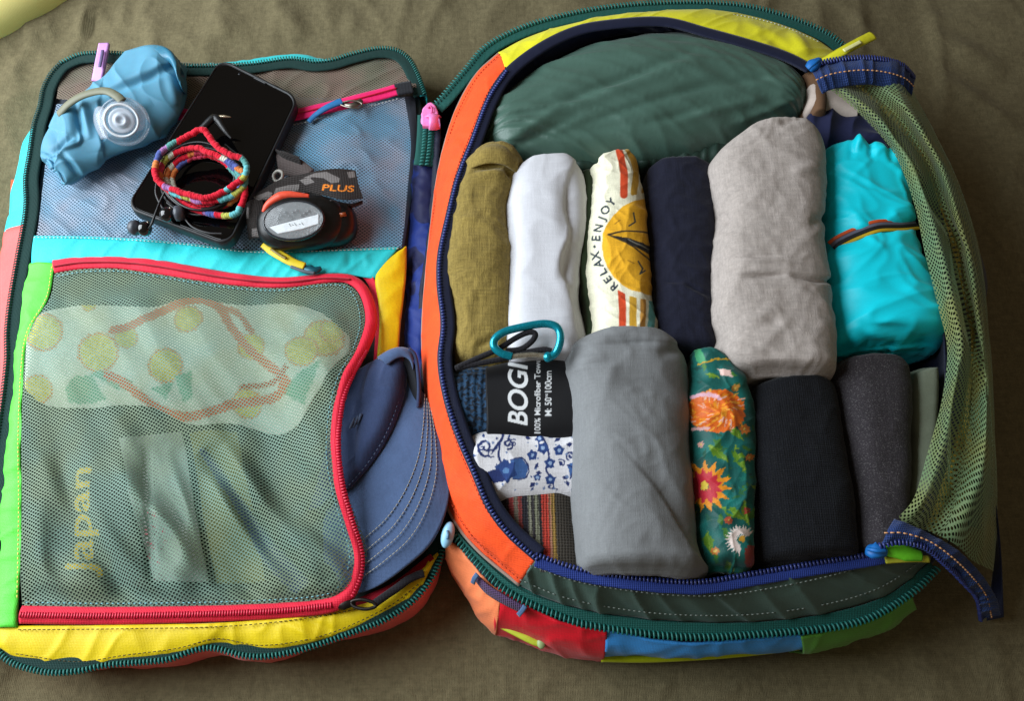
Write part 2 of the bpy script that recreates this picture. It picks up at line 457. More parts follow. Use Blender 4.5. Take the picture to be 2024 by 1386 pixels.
def blob(name, cen, rad, mat, parent, n=24, m=32, axis=None, p=2.0, wr=(), seed=0, zflat=None):
    """rounded body: superellipsoid with its own axes"""
    th = np.linspace(-np.pi/2, np.pi/2, n)[:, None]; ph = np.linspace(0, 2*np.pi, m, endpoint=False)[None, :]
    sp = lambda v: np.sign(v)*np.abs(v)**(2.0/p)
    X = np.stack([sp(np.cos(th))*sp(np.cos(ph)), sp(np.cos(th))*sp(np.sin(ph)), sp(np.sin(th))*np.ones_like(ph)], -1)*np.asarray(rad)
    if len(wr): X = X*(1 + wrinkles(ph*0.05+0*th, th*0.05+0*ph, wr, seed)[..., None])
    A = np.eye(3) if axis is None else np.asarray(axis)
    V = X @ A + np.asarray(cen)
    return grid_obj(name, V, mat, parent, cv=True)
def roll(name, L, R, z0, z1, mat, parent=None, label=None, cat=None, group=None, n=120, m=96, p=3.3, zt=0.96, endr=0.045, widen=0.0030, wr=(), creases=(), seed=0, canvas=None, end_min=0.72, z_end=None, steps=()):
    """soft rolled garment: a closed lumpy tube between two traced edges"""
    zc = z0 + zt*(z1-z0)
    Lw, Rw = resample([(x[0], x[1], zc) for x in L], n), resample([(x[0], x[1], zc) for x in R], n)
    cen = (Lw+Rw)/2; a = Rw-Lw; w = np.linalg.norm(a, axis=1, keepdims=True)/2; a = a/(2*w); w = w + widen
    t = np.linspace(0, 1, n)
    e = np.minimum(t, 1-t)/endr
    e = np.where(e < 1, np.sqrt(np.maximum(1-(1-e.clip(0, 1))**2, 0)), 1.0)
    e = end_min + (1-end_min)*e
    hh = (z1-z0)/2*e
    zmid = z0 + (z1-z0)/2*np.ones(n)
    if z_end is not None: zmid = zmid + np.interp(t, [0, 1], z_end)
    ph = np.linspace(0, 2*np.pi, m, endpoint=False)
    sp = lambda v: np.sign(v)*np.abs(v)**(2.0/p)
    # even spacing round the section, more of it on the upper side
    fine = np.linspace(0, 2*np.pi, 4001)
    fx, fz = -sp(np.cos(fine))*float(w.mean()), sp(np.sin(fine))*(z1-z0)/2
    al = np.concatenate([[0], np.cumsum(np.hypot(np.diff(fx), np.diff(fz)))]); half = al[2000]; mu = int(m*0.72)
    ph = np.interp(np.concatenate([np.linspace(0, half, mu, endpoint=False), np.linspace(half, al[-1], m-mu, endpoint=False)]), al, fine)
    cx, cz = -sp(np.cos(ph)), sp(np.sin(ph))
    V = np.zeros((n, m, 3))
    V[:] = cen[:, None]
    V += a[:, None]*(cx[None, :, None]*w[:, :, None])
    V[..., 2] = zmid[:, None] + hh[:, None]*cz[None, :]
    # closed ends: rings drawn in, sunk like the end of a roll
    def endcap(i, s):
        ring = V[i]; c0 = ring.mean(0); ax = (cen[i]-cen[i+s*3]); ax /= np.linalg.norm(ax)+1e-9
        out = []
        for q, (sc, dep) in enumerate(((0.93, 0.0022), (0.80, 0.0030), (0.66, 0.0008), (0.5, 0.0016), (0.34, -0.0006), (0.16, 0.0004), (0.02, -0.001))):
            out.append(c0 + (ring-c0)*sc + ax*dep)
        return np.array(out)
    top, bot = endcap(0, 1)[::-1], endcap(n-1, -1)
    V = np.concatenate([top, V, bot], 0)
    px = proj(V)
    N = -grid_normals(V)
    up = np.median((N[:, :m//2, 2]))
    if up < 0: N = -N
    axl = np.concatenate([[0], np.cumsum(np.linalg.norm(np.diff(cen, axis=0), axis=1))])
    U = np.concatenate([np.linspace(-0.006, 0, 7), axl, axl[-1]+np.linspace(0, 0.006, 7)])[:, None]*np.ones((1, m))
    wm = float(w.mean())
    Q = (-sp(np.cos(ph))*wm)[None, :]*np.ones((len(U), 1)) + 0.5*np.where(np.sin(ph) < 0, -1, 0)[None, :]*wm
    d = wrinkles(U, Q, wr, seed) if len(wr) else np.zeros(U.shape)
    if len(creases): d = d + crease_disp(px, creases)*np.where(np.sin(ph) > -0.2, 1, 0)[None, :]
    if len(steps): d = d + step_disp(px, steps)*np.where(np.sin(ph) > -0.2, 1, 0)[None, :]
    V = V + N*d[..., None]
    col = canvas.sample(px) if canvas is not None else None
    V = V[:, ::-1]; col = None if col is None else col[:, ::-1]
    uv = np.stack([U, Q], -1)[:, ::-1]
    o = grid_obj(name, V, mat, parent, cv=True, uv=uv, col=col)
    if label: tag(o, label, cat, group)
    return o

def drape(obj, pts, lift=0.001):
    """lay a traced line on a finished surface"""
    from mathutils.bvhtree import BVHTree
    me = obj.data
    bv = BVHTree.FromPolygons([v.co[:] for v in me.vertices], [p.vertices[:] for p in me.polygons])
    out = []
    for p in pts:
        q = P(p[0], p[1], 0.0); o = Vector((0, 0, CAM_H)); d = (Vector(q) - o).normalized()
        hit, nrm, _, _ = bv.ray_cast(o, d)
        if hit is None: out.append(P(p[0], p[1], p[2])); continue
        if nrm.dot(d) > 0: nrm = -nrm
        out.append(np.array(hit + nrm*lift))
    return np.array(out)
# ------------------------------------------------------------------ flat print
_FT = {}
def text_tris(s, bold=0.0, shear=0.0):
    key = (s, bold, shear)
    if key in _FT: return _FT[key]
    cu = bpy.data.curves.new('txt', 'FONT'); cu.body = s; cu.size = 1.0; cu.offset = bold; cu.shear = shear
    cu.align_x = 'LEFT'; cu.fill_mode = 'FRONT' if hasattr(cu, 'fill_mode') else cu.fill_mode
    o = bpy.data.objects.new('txt', cu); COL.objects.link(o)
    bpy.context.view_layer.update()
    me = bpy.data.meshes.new_from_object(o.evaluated_get(bpy.context.evaluated_depsgraph_get()))
    me.calc_loop_triangles()
    v = np.array([x.co[:2] for x in me.vertices]); f = np.array([t.vertices[:] for t in me.loop_triangles])
    T = v[f]
    bpy.data.objects.remove(o); bpy.data.curves.remove(cu); bpy.data.meshes.remove(me)
    lo, hi = v.min(0), v.max(0)
    _FT[key] = (T, lo, hi)
    return _FT[key]
class Canvas:
    """a printed design, laid out in the tracing's own units"""
    def __init__(s, x0, y0, x1, y1, rgb, sc=1.5, jit=0.0):
        s.jit = jit; s.x0, s.y0, s.sc = x0, y0, sc
        s.w, s.h = int((x1-x0)*sc)+1, int((y1-y0)*sc)+1
        s.a = np.zeros((s.h, s.w, 3)); s.a[:] = rgb
        s.Y, s.X = np.mgrid[0:s.h, 0:s.w]; s.X = s.X/sc + x0; s.Y = s.Y/sc + y0
    def box(s, lo, hi):
        i0, i1 = int(max(0, (lo[1]-s.y0)*s.sc-2)), int(min(s.h, (hi[1]-s.y0)*s.sc+3))
        j0, j1 = int(max(0, (lo[0]-s.x0)*s.sc-2)), int(min(s.w, (hi[0]-s.x0)*s.sc+3))
        return (slice(i0, max(i0, i1)), slice(j0, max(j0, j1)))
    def put(s, sl, mask, rgb, op=1.0):
        m = mask[..., None]*op
        s.a[sl] = s.a[sl]*(1-m) + np.asarray(rgb, float)*m
    def poly(s, pts, rgb, op=1.0):
        p = np.asarray(pts, float); sl = s.box(p.min(0), p.max(0)); X, Y = s.X[sl], s.Y[sl]
        ins = np.zeros(X.shape, bool)
        for i in range(len(p)):
            (x1, y1), (x2, y2) = p[i-1], p[i]
            if y1 == y2: continue
            c = ((y1 > Y) != (y2 > Y)) & (X < (x2-x1)*(Y-y1)/(y2-y1)+x1)
            ins ^= c
        s.put(sl, ins.astype(float), rgb, op)
    def ell(s, cx, cy, rx, ry, rgb, rot=0, op=1.0):
        t = np.linspace(0, 2*np.pi, 28, endpoint=False); r = math.radians(rot)
        x, y = rx*np.cos(t), ry*np.sin(t)
        s.poly(np.stack([cx + x*math.cos(r) - y*math.sin(r), cy + x*math.sin(r) + y*math.cos(r)], -1), rgb, op)
    def stroke(s, pts, w, rgb, op=1.0, smooth=True):
        p = np.asarray(pts, float)
        if smooth and len(p) > 2: p = spline(p, 14*len(p))
        sl = s.box(p.min(0)-w-1, p.max(0)+w+1); X, Y = s.X[sl], s.Y[sl]
        d = np.full(X.shape, 1e9)
        for i in range(len(p)-1):
            e = p[i+1]-p[i]; L2 = (e*e).sum()+1e-9
            t = (((X-p[i][0])*e[0] + (Y-p[i][1])*e[1])/L2).clip(0, 1)
            d = np.minimum(d, np.hypot(X-p[i][0]-t*e[0], Y-p[i][1]-t*e[1]))
        s.put(sl, (w/2 + 0.5 - d).clip(0, 1), rgb, op)
    def petals(s, cx, cy, r0, r1, n, w, rgb, a0=0, rgb2=None, a1=360, squash=1.0):
        for k in range(n):
            a = math.radians(a0 + (a1)*k/n); d = np.array([math.cos(a), math.sin(a)*squash]); q = np.array([-d[1], d[0]])
            c = np.array([cx, cy])
            s.poly([c+d*r0, c+d*(r0*0.5+r1*0.5)+q*w, c+d*r1, c+d*(r0*0.5+r1*0.5)-q*w], rgb)
            if rgb2 is not None: s.poly([c+d*r0, c+d*(r0*0.7+r1*0.3)+q*w*0.5, c+d*(r0*0.4+r1*0.6), c+d*(r0*0.7+r1*0.3)-q*w*0.5], rgb2)
    def text(s, txt, pos, size, rot, rgb, bold=0.0, shear=0.0, width=None, center=False):
        """rot: direction of reading, degrees counter-clockwise in the picture; size = capital height"""
        T, lo, hi = text_tris(txt, bold, shear)
        cap = text_tris('H', bold)[2][1]
        k = size/cap; kx = k if width is None else width/(hi[0]-lo[0])
        q = (T - np.array([lo[0], 0]))*np.array([kx, k])
        if center: q = q - np.array([(hi[0]-lo[0])*kx/2, size/2])
        r = math.radians(rot); ex = np.array([math.cos(r), -math.sin(r)]); ey = np.array([-math.sin(r), -math.cos(r)])
        q = np.asarray(pos, float) + q[..., :1]*ex + q[..., 1:]*ey
        for t in q:
            sl = s.box(t.min(0), t.max(0)); X, Y = s.X[sl], s.Y[sl]
            if X.size == 0: continue
            def side(a, b): return (b[0]-a[0])*(Y-a[1]) - (b[1]-a[1])*(X-a[0])
            d0, d1, d2 = side(t[0], t[1]), side(t[1], t[2]), side(t[2], t[0])
            ins = ((d0 >= 0) & (d1 >= 0) & (d2 >= 0)) | ((d0 <= 0) & (d1 <= 0) & (d2 <= 0))
            s.put(sl, ins.astype(float), rgb)
    def speckle(s, amp, seed=0):
        r = np.random.RandomState(seed).randn(s.h, s.w, 1); s.a *= 1 + amp*r
    def sample(s, px):
        if s.jit: px = px + s.jit*np.stack([perlin(px[..., 0]/7, px[..., 1]/7, 3) + .6*perlin(px[..., 0]/3, px[..., 1]/3, 5), perlin(px[..., 0]/7, px[..., 1]/7, 11) + .6*perlin(px[..., 0]/3, px[..., 1]/3, 13)], -1)
        x = ((px[..., 0]-s.x0)*s.sc).clip(0, s.w-1.001); y = ((px[..., 1]-s.y0)*s.sc).clip(0, s.h-1.001)
        i, j = y.astype(int), x.astype(int); fy, fx = (y-i)[..., None], (x-j)[..., None]
        i2, j2 = np.minimum(i+1, s.h-1), np.minimum(j+1, s.w-1)
        c = s.a[i, j]*(1-fx)*(1-fy) + s.a[i, j2]*fx*(1-fy) + s.a[i2, j]*(1-fx)*fy + s.a[i2, j2]*fx*fy
        return lin(c.clip(0, 255))

# ================================================================== the setting: a bed sheet
def build_sheet():
    n = 520
    x = np.linspace(-1.1, 1.1, n); y = np.linspace(-0.55, 1.35, n)
    X, Y = np.meshgrid(x, y, indexing='ij')
    Z = wrinkles(X, Y, [(3.2, 9.0, 0.0045, 0, 62), (5.0, 16.0, 0.0030, 1, 78), (6.0, 20.0, 0.0018, 1, 120), (14.0, 30.0, 0.0010, 0, 40), (40, 60, 0.0004, 1, 20)], 3)
    # the loaded bag presses the cloth down
    d = (np.abs((X-0.0)/0.40)**3 + np.abs((Y-0.30)/0.30)**3)**(1/3)
    Z = 1.25*Z*sm(0.8, 1.15, d) - 0.006*(1-sm(0.7, 1.1, d)) - 0.002
    px = proj(np.stack([X, Y, Z], -1))
    Z = Z + crease_disp(px, [((172, 10), (160, 75), 9, 0.006), ((185, 15), (172, 80), 8, -0.005), ((250, 0), (240, 60), 9, 0.004), ((90, 30), (105, 90), 9, 0.003),
        ((430, 20), (455, 85), 12, 0.004), ((560, 10), (600, 80), 14, 0.004), ((700, 15), (690, 80), 12, 0.003), ((1830, 60), (1990, 150), 16, 0.005), ((1850, 150), (2000, 260), 20, 0.005),
        ((1100, 1330), (1040, 1386), 6, 0.002), ((1190, 1330), (1230, 1380), 6, 0.002), ((1320, 1335), (1300, 1386), 5, 0.002), ((960, 1350), (930, 1386), 5, 0.002), ((1480, 1340), (1420, 1386), 5, 0.002), ((1700, 1320), (1800, 1370), 9, 0.002)])
    V = np.stack([X, Y, Z], -1)
    m = fabric('olive_cotton', (110, 101, 76), rough=0.95, mott=0.22, fuzz=0.6, weave=0.2, weave_mm=1.1, sheen=0.05, mott_scale=220, wrinkle=0.32, spec=0.1, threads=0.17)
    o = grid_obj('bed_sheet', V[:, ::1], m)
    tag(o, kind='structure', label='wrinkled olive brown cotton bed sheet under everything')
build_sheet()

def cushion():
    e0, e1 = P(0, 46, 0.012), P(74, 0, 0.012); dv = (e1-e0)/np.linalg.norm(e1-e0); nv = np.array([-dv[1], dv[0], 0]); b = (e0+e1)/2 + nv*0.152 + dv*0.02
    m = fabric('yellow_cushion_cloth', (255, 236, 150), rough=0.9, weave=0.1, mott=0.04)
    ax = np.array([[dv[0], dv[1], 0], [nv[0], nv[1], 0], [0, 0, 1]])
    o = blob('cushion', (b[0], b[1], 0.004), (0.21, 0.160, 0.052), m, None, n=60, m=120, p=2.9, axis=ax, wr=[(30, 30, 0.01, 0, 0)])
    tag(o, 'pale yellow cushion edge in the upper left corner of the picture', 'cushion')
cushion()

# ================================================================== the backpack, opened flat
base = P(860, 760, 0.0)
BAG = thing('travel_backpack', 'open multicoloured travel backpack with mesh lid pockets lying on the sheet', 'backpack', (base[0], base[1], 0))
F_TEAL = fabric('aqua_nylon', (40, 200, 205), rough=0.55, weave=0.15, wrinkle=0.15)
F_CORAL = fabric('coral_nylon', (250, 95, 92), rough=0.55, weave=0.15, wrinkle=0.15)
F_LIME = fabric('bright_green_nylon', (88, 215, 62), rough=0.5, weave=0.12, wrinkle=0.2)
F_YEL = fabric('yellow_nylon', (226, 198, 10), rough=0.5, weave=0.12, wrinkle=0.2)
F_YEL2 = fabric('lemon_nylon', (232, 226, 40), rough=0.5, weave=0.12, wrinkle=0.2)
F_ORA = fabric('orange_nylon', (246, 82, 28), rough=0.62, weave=0.2, wrinkle=0.24, mott=0.16, mott_scale=90, threads=0.10)
F_DGR = fabric('dark_green_nylon', (64, 86, 78), rough=0.42, weave=0.1, wrinkle=0.2, spec=0.5)
F_NAVY = fabric('navy_lining', (20, 26, 52), rough=0.6, weave=0.1, wrinkle=0.2)
F_BLUE = fabric('shaded_royal_blue_nylon', (24, 50, 128), rough=0.6, weave=0.1, wrinkle=0.3, two=((24, 30, 74), 38.0, 0.5))  # darker patches put the shade of the gathers into the colour
F_NTAPE = fabric('navy_tape', (30, 52, 126), rough=0.7, weave=0.4, weave_mm=1.2)
F_RED = fabric('red_tape', (222, 28, 58), rough=0.65, weave=0.3, weave_mm=1.0)
F_PINK = fabric('hot_pink_tape', (240, 30, 110), rough=0.65, weave=0.3, weave_mm=1.0)
F_GTAPE = fabric('green_zip_tape', (12, 82, 75), rough=0.7, weave=0.4, weave_mm=1.0)
F_DTAPE = fabric('dark_teal_tape', (6, 50, 46), rough=0.75, weave=0.4, weave_mm=1.0)
M_TOOTH = plain('teal_nylon_coil', (24, 104, 98), rough=0.5)
M_TOOTH_D = plain('dark_teal_coil', (8, 60, 56), rough=0.45)
M_NTOOTH = plain('navy_coil', (46, 58, 120), rough=0.35)
M_RTOOTH = plain('red_coil', (205, 30, 62), rough=0.4)
M_THREAD_D = plain('dark_thread', (70, 60, 30), rough=0.8)
M_THREAD_Y = plain('yellow_thread', (250, 225, 110), rough=0.8)
M_THREAD_W = plain('pale_thread', (190, 195, 190), rough=0.8)
M_THREAD_T = plain('tan_thread', (215, 160, 110), rough=0.8)
F_LIN = fabric('lid_lining', (54, 62, 58), rough=0.8, weave=0.1)

# ---- lid: outline of its zipper
LID = [(840,188),(825,146),(808,117),(783,101),(746,98),(696,109),(659,120),(622,124),(573,118),(499,128),(430,132),(356,131),(300,118),(239,108),(196,107),(159,110),(123,126),(103,148),(88,178),(81,212),(69,251),(61,305),(53,354),(54,400),(50,440),(36,516),(22,600),(16,660),(16,710),(10,770),(2,830),(-8,900),(-18,1000),(-28,1120),(-30,1200),(-18,1262),(8,1298),(39,1317),(99,1331),(158,1328),(209,1317),(276,1311),(335,1305),(386,1287),(426,1283),(480,1297),(530,1299),(604,1284),(712,1247),(767,1224),(821,1186),(857,1139),(875,1089),(884,1042)]
ZL = 0.032
LIDZ = [(x, y, ZL) for x, y in LID]
def inward(pts, d, z=None):
    """move a traced line sideways by d metres (positive: to the left of travel)"""
    c = W(pts); T, S, N = path_frame(c); q = c - S*d
    if z is not None: q[:, 2] = z
    return q
def shell_wall(name, seg, mat, out=0.012, ztop=ZL, zmid=0.016, zbot=-0.006, seed=0, label=None):
    c = spline(W(seg), 6*len(seg)); T, S, N = path_frame(c)
    out = np.interp(np.linspace(0, len(out)-1, len(c)), np.arange(len(out)), out)[:, None] if isinstance(out, list) else out
    rings = []
    for (o, z) in ((-0.0045, ztop-0.0005), (0.0, ztop-0.002), (out*0.75, ztop-0.008), (out, zmid), (out*0.7, 0.004), (np.minimum(out*1.0, 0.0), zbot)):
        q = c + S*o; q[:, 2] = z; rings.append(q)
    V = np.stack(rings, 1)
    V = np.stack([spline(V[i], 18) for i in range(len(V))], 0)
    U = np.linspace(0, length(c), len(c))[:, None]*np.ones((1, 18)); Q = np.linspace(0, 0.03, 18)[None]*np.ones((len(c), 1))
    d = wrinkles(U, Q, [(30, 12, 0.0012, 0, 0), (70, 20, 0.0007, 1, 20)], seed)
    V = V + grid_normals(V)*d[..., None]
    o = grid_obj(name, V, mat, BAG, thick=0.001)
    if label: o['label'] = label
    return o
shell_wall('wall_panel', LIDZ[0:25], F_TEAL, out=[.0, .0, .0, .0, .003, .008, .012, .015, .016, .015, .012, .010, .006, .002, .0, .0, .0, .0, .002, .006, .012, .014, .016, .018, .020], zmid=0.022, seed=1, label='aqua outer wall of the lid')
shell_wall('wall_panel', LIDZ[24:36], F_CORAL, out=0.024, zmid=0.014, seed=2, label='coral outer wall of the lid')
shell_wall('wall_panel', LIDZ[35:], F_CORAL, out=[-.004, -.006, -.006, -.004, -.004, .0, .001, .001, .002, .002, -.002, -.005, -.005, -.002, .0, .0, -.002, -.003, -.004], seed=3, label='coral outer wall of the lid, bottom side')
# tape and coil of the lid zipper
zt = ribbon('zipper_tape', LIDZ, 0.0105, F_DTAPE, BAG, n=420, m=7, lift=0.0012, shift=-0.0045, arch=0.0006)
coil('zipper_coil', LIDZ[0:17], M_TOOTH, zt, pitch=0.0023, wid=0.0038, rad=.0007, lift=0.0022)
coil('zipper_coil', LIDZ[16:36], M_TOOTH_D, zt, pitch=0.0023, wid=0.0038, rad=.0007, lift=0.0022)
coil('zipper_coil', LIDZ[35:], M_TOOTH, zt, pitch=0.0023, wid=0.0038, rad=.0007, lift=0.0022)
# lining under the pockets
loft('lid_lining', [[(130,130,.024),(85,230,.024),(66,330,.024),(58,440,.024),(45,560,.024),(30,700,.024),(20,830,.024),(5,1000,.024),(-8,1200,.024),(5,1280,.024)],
                    [(815,130,.024),(835,230,.024),(830,330,.024),(810,440,.024),(800,560,.024),(810,700,.024),(830,830,.024),(855,1000,.024),(845,1120,.024),(800,1190,.024)]], F_LIN, BAG, n=60, m=30, thick=0.004, wr=[(20, 20, 0.002, 0, 0)])
tag(BAG.children[-1], label='grey green lid lining behind the pockets')
# ---- the upper pocket: net, pink zipper
NET_BLUE = netting('pale_blue_net', (118, 172, 204), pitch=0.0032, hole=0.235, rgb2=(164, 174, 192))
NET_BROWN = netting('brown_green_net', (124, 122, 102), pitch=0.0031, hole=0.22, rgb2=(150, 126, 112))
F_POCK = fabric('blue_grey_pocket_back', (78, 108, 128), rough=0.8, weave=0.1, two=((92, 98, 110), 14.0, 0.55))
F_SALM = fabric('salmon_pocket_back', (74, 66, 56), rough=0.8)
loft('pocket_back', [[(110,190,.027),(88,300,.027),(75,400,.027),(68,470,.027)], [(820,185,.027),(825,300,.027),(812,400,.027),(798,490,.027)]], F_POCK, BAG, n=40, m=40, wr=[(14, 14, 0.002, 0, 0)], thick=0.0006)
loft('pocket_back', [[(120,140,.027),(110,195,.027)], [(805,120,.027),(828,190,.027)]], F_SALM, BAG, n=16, m=40, thick=0.0006)
def net_bumps(x, y):
    return 0.006*np.exp(-((x-250)/130)**2-((y-400)/60)**2) + 0.007*np.exp(-((x-690)/80)**2-((y-300)/90)**2) + 0.005*np.exp(-((x-500)/140)**2-((y-420)/70)**2)
up1 = loft('upper_net', [[(112,205,.033),(95,290,.034),(85,380,.034),(78,440,.034),(72,470,.033)],
                   [(345,232,.034),(340,300,.034),(335,380,.034),(330,440,.035),(325,481,.033)],
                   [(570,248,.035),(560,320,.037),(550,390,.037),(540,450,.036),(530,497,.033)],
                   [(800,192,.034),(812,280,.036),(806,370,.036),(800,440,.035),(793,490,.033)]],
     NET_BLUE, BAG, n=110, m=170, thick=0, hf=net_bumps, wr=[(14, 30, 0.0020, 0, 35), (30, 60, 0.0014, 1, 58), (26, 9, 0.0014, 1, 0)], seed=5, uvmode='xy')
loft('upper_net', [[(122,128,.029),(112,195,.033)], [(300,122,.029),(330,225,.034)], [(580,124,.029),(560,235,.034)], [(806,110,.029),(824,172,.034)]],
     NET_BROWN, BAG, n=40, m=150, thick=0, wr=[(40, 12, 0.0016, 1, 40), (60, 30, 0.001, 0, 0)], seed=6, uvmode='xy')
PINKP = [(250,224,.036),(330,226,.036),(450,238,.037),(560,234,.038),(640,218,.038),(720,198,.037),(785,180,.036)]
pz = ribbon('pocket_zipper', PINKP, 0.0115, F_PINK, BAG, n=140, m=9, lift=0.0026, arch=0.0006, wr=[(35, 5, 0.0008, 0, 0)])
ribbon('zipper_seam', PINKP, 0.0014, M_RTOOTH, pz, n=140, m=3, lift=0.0040, arch=0.0004)
ribbon('end_tab', [(783,180,.0375),(800,176,.0375),(815,174,.037)], 0.0125, fabric('black_webbing', (32, 34, 40), weave=0.5, weave_mm=1.2), pz, n=14, m=7, lift=0.002)
stitches('pocket_stitching', [(x, y+16, z+.001) for x, y, z in PINKP], M_THREAD_W, pz)
M_BPULL = plain('blue_rubber', (38, 110, 168), rough=0.5, bump=0.1)
M_STEEL = plain('dull_steel', (130, 122, 112), rough=0.35, metal=0.9)
M_DSTEEL = plain('blackened_steel', (50, 46, 44), rough=0.4, metal=0.8)
sl = ribbon('slider', [(676,206,.043),(690,208,.0445),(702,206,.0445),(714,198,.043)], [0.003, 0.0065, 0.0065, 0.005], M_STEEL, pz, n=24, m=7, arch=0.0016, thick=0.002)
tube('pull_ring', spline(W([(672,205,.0455),(690,199,.047),(706,200,.047),(716,206,.0465),(708,213,.0465),(690,212,.047)]), 40, True), 0.0007, M_STEEL, sl, closed=True)
ribbon('puller', [(610,240,.043),(622,228,.044),(640,215,.0455),(660,205,.046),(676,199,.046)], [0.0045, 0.006, 0.0066, 0.0066, 0.0066], M_BPULL, sl, n=36, m=7, arch=0.0010, thick=0.0026)

# ---- aqua band, green strip, yellow strips
loft('fabric_band', [[(68,466,.034),(200,468,.036),(350,478,.036),(500,495,.036),(650,492,.036),(790,488,.035)],
                     [(62,520,.034),(105,520,.036),(250,512,.038),(400,532,.038),(560,552,.038),(660,540,.038),(742,552,.035)]], F_TEAL, BAG, n=160, m=16, bulge=0.0012, wr=[(28, 8, 0.0014, 0, 0), (60, 14, 0.0009, 1, 12)], seed=8, creases=[((690,495),(690,530),4,-.0015),((720,495),(728,530),4,.0012)])
bd = BAG.children[-1]; tag(bd, label='aqua fabric band between the two lid pockets')
stitches('seam', [(70,470,.0358),(200,472,.0378),(350,482,.0378),(500,499,.0378),(650,496,.0378),(786,492,.0368)], M_THREAD_W, bd)
loft('fabric_strip', [[(56,520,.033),(40,600,.033),(30,700,.033),(22,790,.033),(12,880,.033),(0,1000,.033),(-8,1120,.033),(-8,1242,.033)],
                      [(108,520,.036),(97,585,.036),(60,650,.037),(48,720,.037),(42,860,.037),(43,1000,.036),(40,1120,.036),(36,1242,.035)]], F_LIME, BAG, n=150, m=18, bulge=0.0015, wr=[(34, 10, 0.0018, 0, 0), (60, 30, 0.0010, 1, 30)], seed=9)
gs = BAG.children[-1]; tag(gs, label='bright green strip along the left of the lid')
stitches('seam', [(103,530,.0378),(92,590,.038),(55,655,.0385),(43,725,.0385),(37,860,.0385),(38,1000,.0378),(35,1180,.0375)], M_THREAD_Y, gs)
loft('fabric_strip', [[(-12,1240,.034),(40,1238,.035),(250,1236,.036),(450,1231,.036),(600,1216,.036),(720,1194,.035),(790,1158,.034),(864,1092,.034)],
                      [(-10,1275,.033),(40,1303,.033),(150,1318,.033),(250,1305,.033),(350,1292,.033),(430,1272,.033),(520,1286,.033),(640,1265,.033),(760,1214,.033),(830,1165,.033),(870,1100,.033)]], F_YEL, BAG, n=220, m=18, bulge=0.0016, wr=[(24, 8, 0.0016, 0, 0), (50, 22, 0.0009, 1, 25)], seed=11, creases=[((560,1230),(640,1270),6,.0016),((590,1222),(680,1255),6,-.0014)])
ys = BAG.children[-1]; tag(ys, label='yellow strip along the bottom of the lid')
stitches('seam', [(40,1246,.0364),(250,1244,.038),(450,1239,.038),(600,1224,.0378),(720,1203,.0368)], M_THREAD_D, ys)
stitches('seam', [(35,1294,.0355),(150,1309,.0355),(250,1296,.0358),(350,1283,.0358),(430,1264,.0358),(520,1277,.0358),(640,1257,.0358),(760,1205,.0355),(825,1158,.0352)], M_THREAD_D, ys)
loft('fabric_strip', [[(800,490,.035),(760,518,.036),(742,550,.036),(748,600,.036),(750,650,.036),(744,720,.036)],
                      [(804,488,.034),(803,540,.034),(798,590,.034),(792,640,.034),(788,690,.034),(784,730,.034)]], F_YEL, BAG, n=60, m=12, bulge=0.0015, wr=[(24, 14, 0.0014, 0, 0), (50, 22, 0.001, 1, 65)], seed=12)
tag(BAG.children[-1], label='small yellow panel beside the blue gusset')
# gusset
loft('gusset', [[(818,318,.026),(808,420,.022),(802,500,.020),(800,600,.020),(794,700,.018),(800,800,.016)], [(836,318,.036),(828,420,.034),(822,500,.030),(818,600,.030),(814,700,.03),(820,800,.026)], [(858,318,.036),(852,420,.036),(846,520,.034),(840,620,.034),(834,700,.034),(850,800,.034)]], F_BLUE, BAG, n=110, m=26, wr=[(36, 12, 0.0016, 1, 10), (20, 10, 0.002, 0, 0), (70, 24, 0.0008, 1, -20)], seed=13)
tag(BAG.children[-1], label='gathered royal blue gusset at the hinge')

# ---- the lower pocket: net over clothes, red zipper
def zlow(x, y):
    """height of the lower net over what is stuffed under it"""
    z = 0.036 + 0.016*np.exp(-((x-330)/260)**2-((y-730)/150)**2) + 0.026*np.exp(-((x-670)/110)**2-((y-900)/230)**2) + 0.012*np.exp(-((x-250)/200)**2-((y-1020)/110)**2)
    z = z + 0.012*np.exp(-((x-640)/110)**2-((y-720)/80)**2)
    return z
RIN = [(108,540),(160,532),(230,531),(300,540),(400,556),(480,566),(560,569),(640,560),(685,560),(712,585),(722,635),(705,690),(678,738),(660,800),(653,880),(661,960),(682,1035),(699,1092),(697,1132),(680,1165),(648,1183),(560,1192),(400,1198),(200,1200),(44,1198)]
ROUT = [(104,514),(160,507),(230,507),(300,511),(400,529),(480,542),(560,548),(640,541),(700,545),(734,580),(746,640),(728,695),(699,748),(680,803),(673,880),(682,960),(702,1032),(719,1090),(718,1137),(701,1182),(660,1211),(560,1223),(400,1231),(200,1236),(38,1234)]
RINZ = [(x, y, float(zlow(x, y))) for x, y in RIN]
ROUTZ = [(x, y, float(zlow(x, y))) for x, y in ROUT]
NET_G = netting('grey_green_net', (130, 150, 122), pitch=0.0031, hole=0.25, rgb2=(122, 154, 138))
def zfold(x, y):
    f = 0.0
    u = (x-120)*0.83 - (y-860)*0.56; v = (x-120)*0.56 + (y-860)*0.83
    f = 0.0042*np.sin(u/30 + 2.6*perlin(v/160, u/90, 4))*sm(800, 960, y)
    f = f + 0.0016*perlin(u/40, v/160, 9)*sm(540, 620, y)
    return zlow(x, y) + f
NCR = [((400,890),(600,1165),17,-.008),((370,880),(560,1165),14,.004),((440,880),(640,1150),14,.005),((330,880),(420,1160),9,.003),((290,880),(300,1160),8,-.003),
     ((500,590),(690,640),12,.002),((180,560),(420,560),9,-.002),((120,600),(420,575),9,.002)]
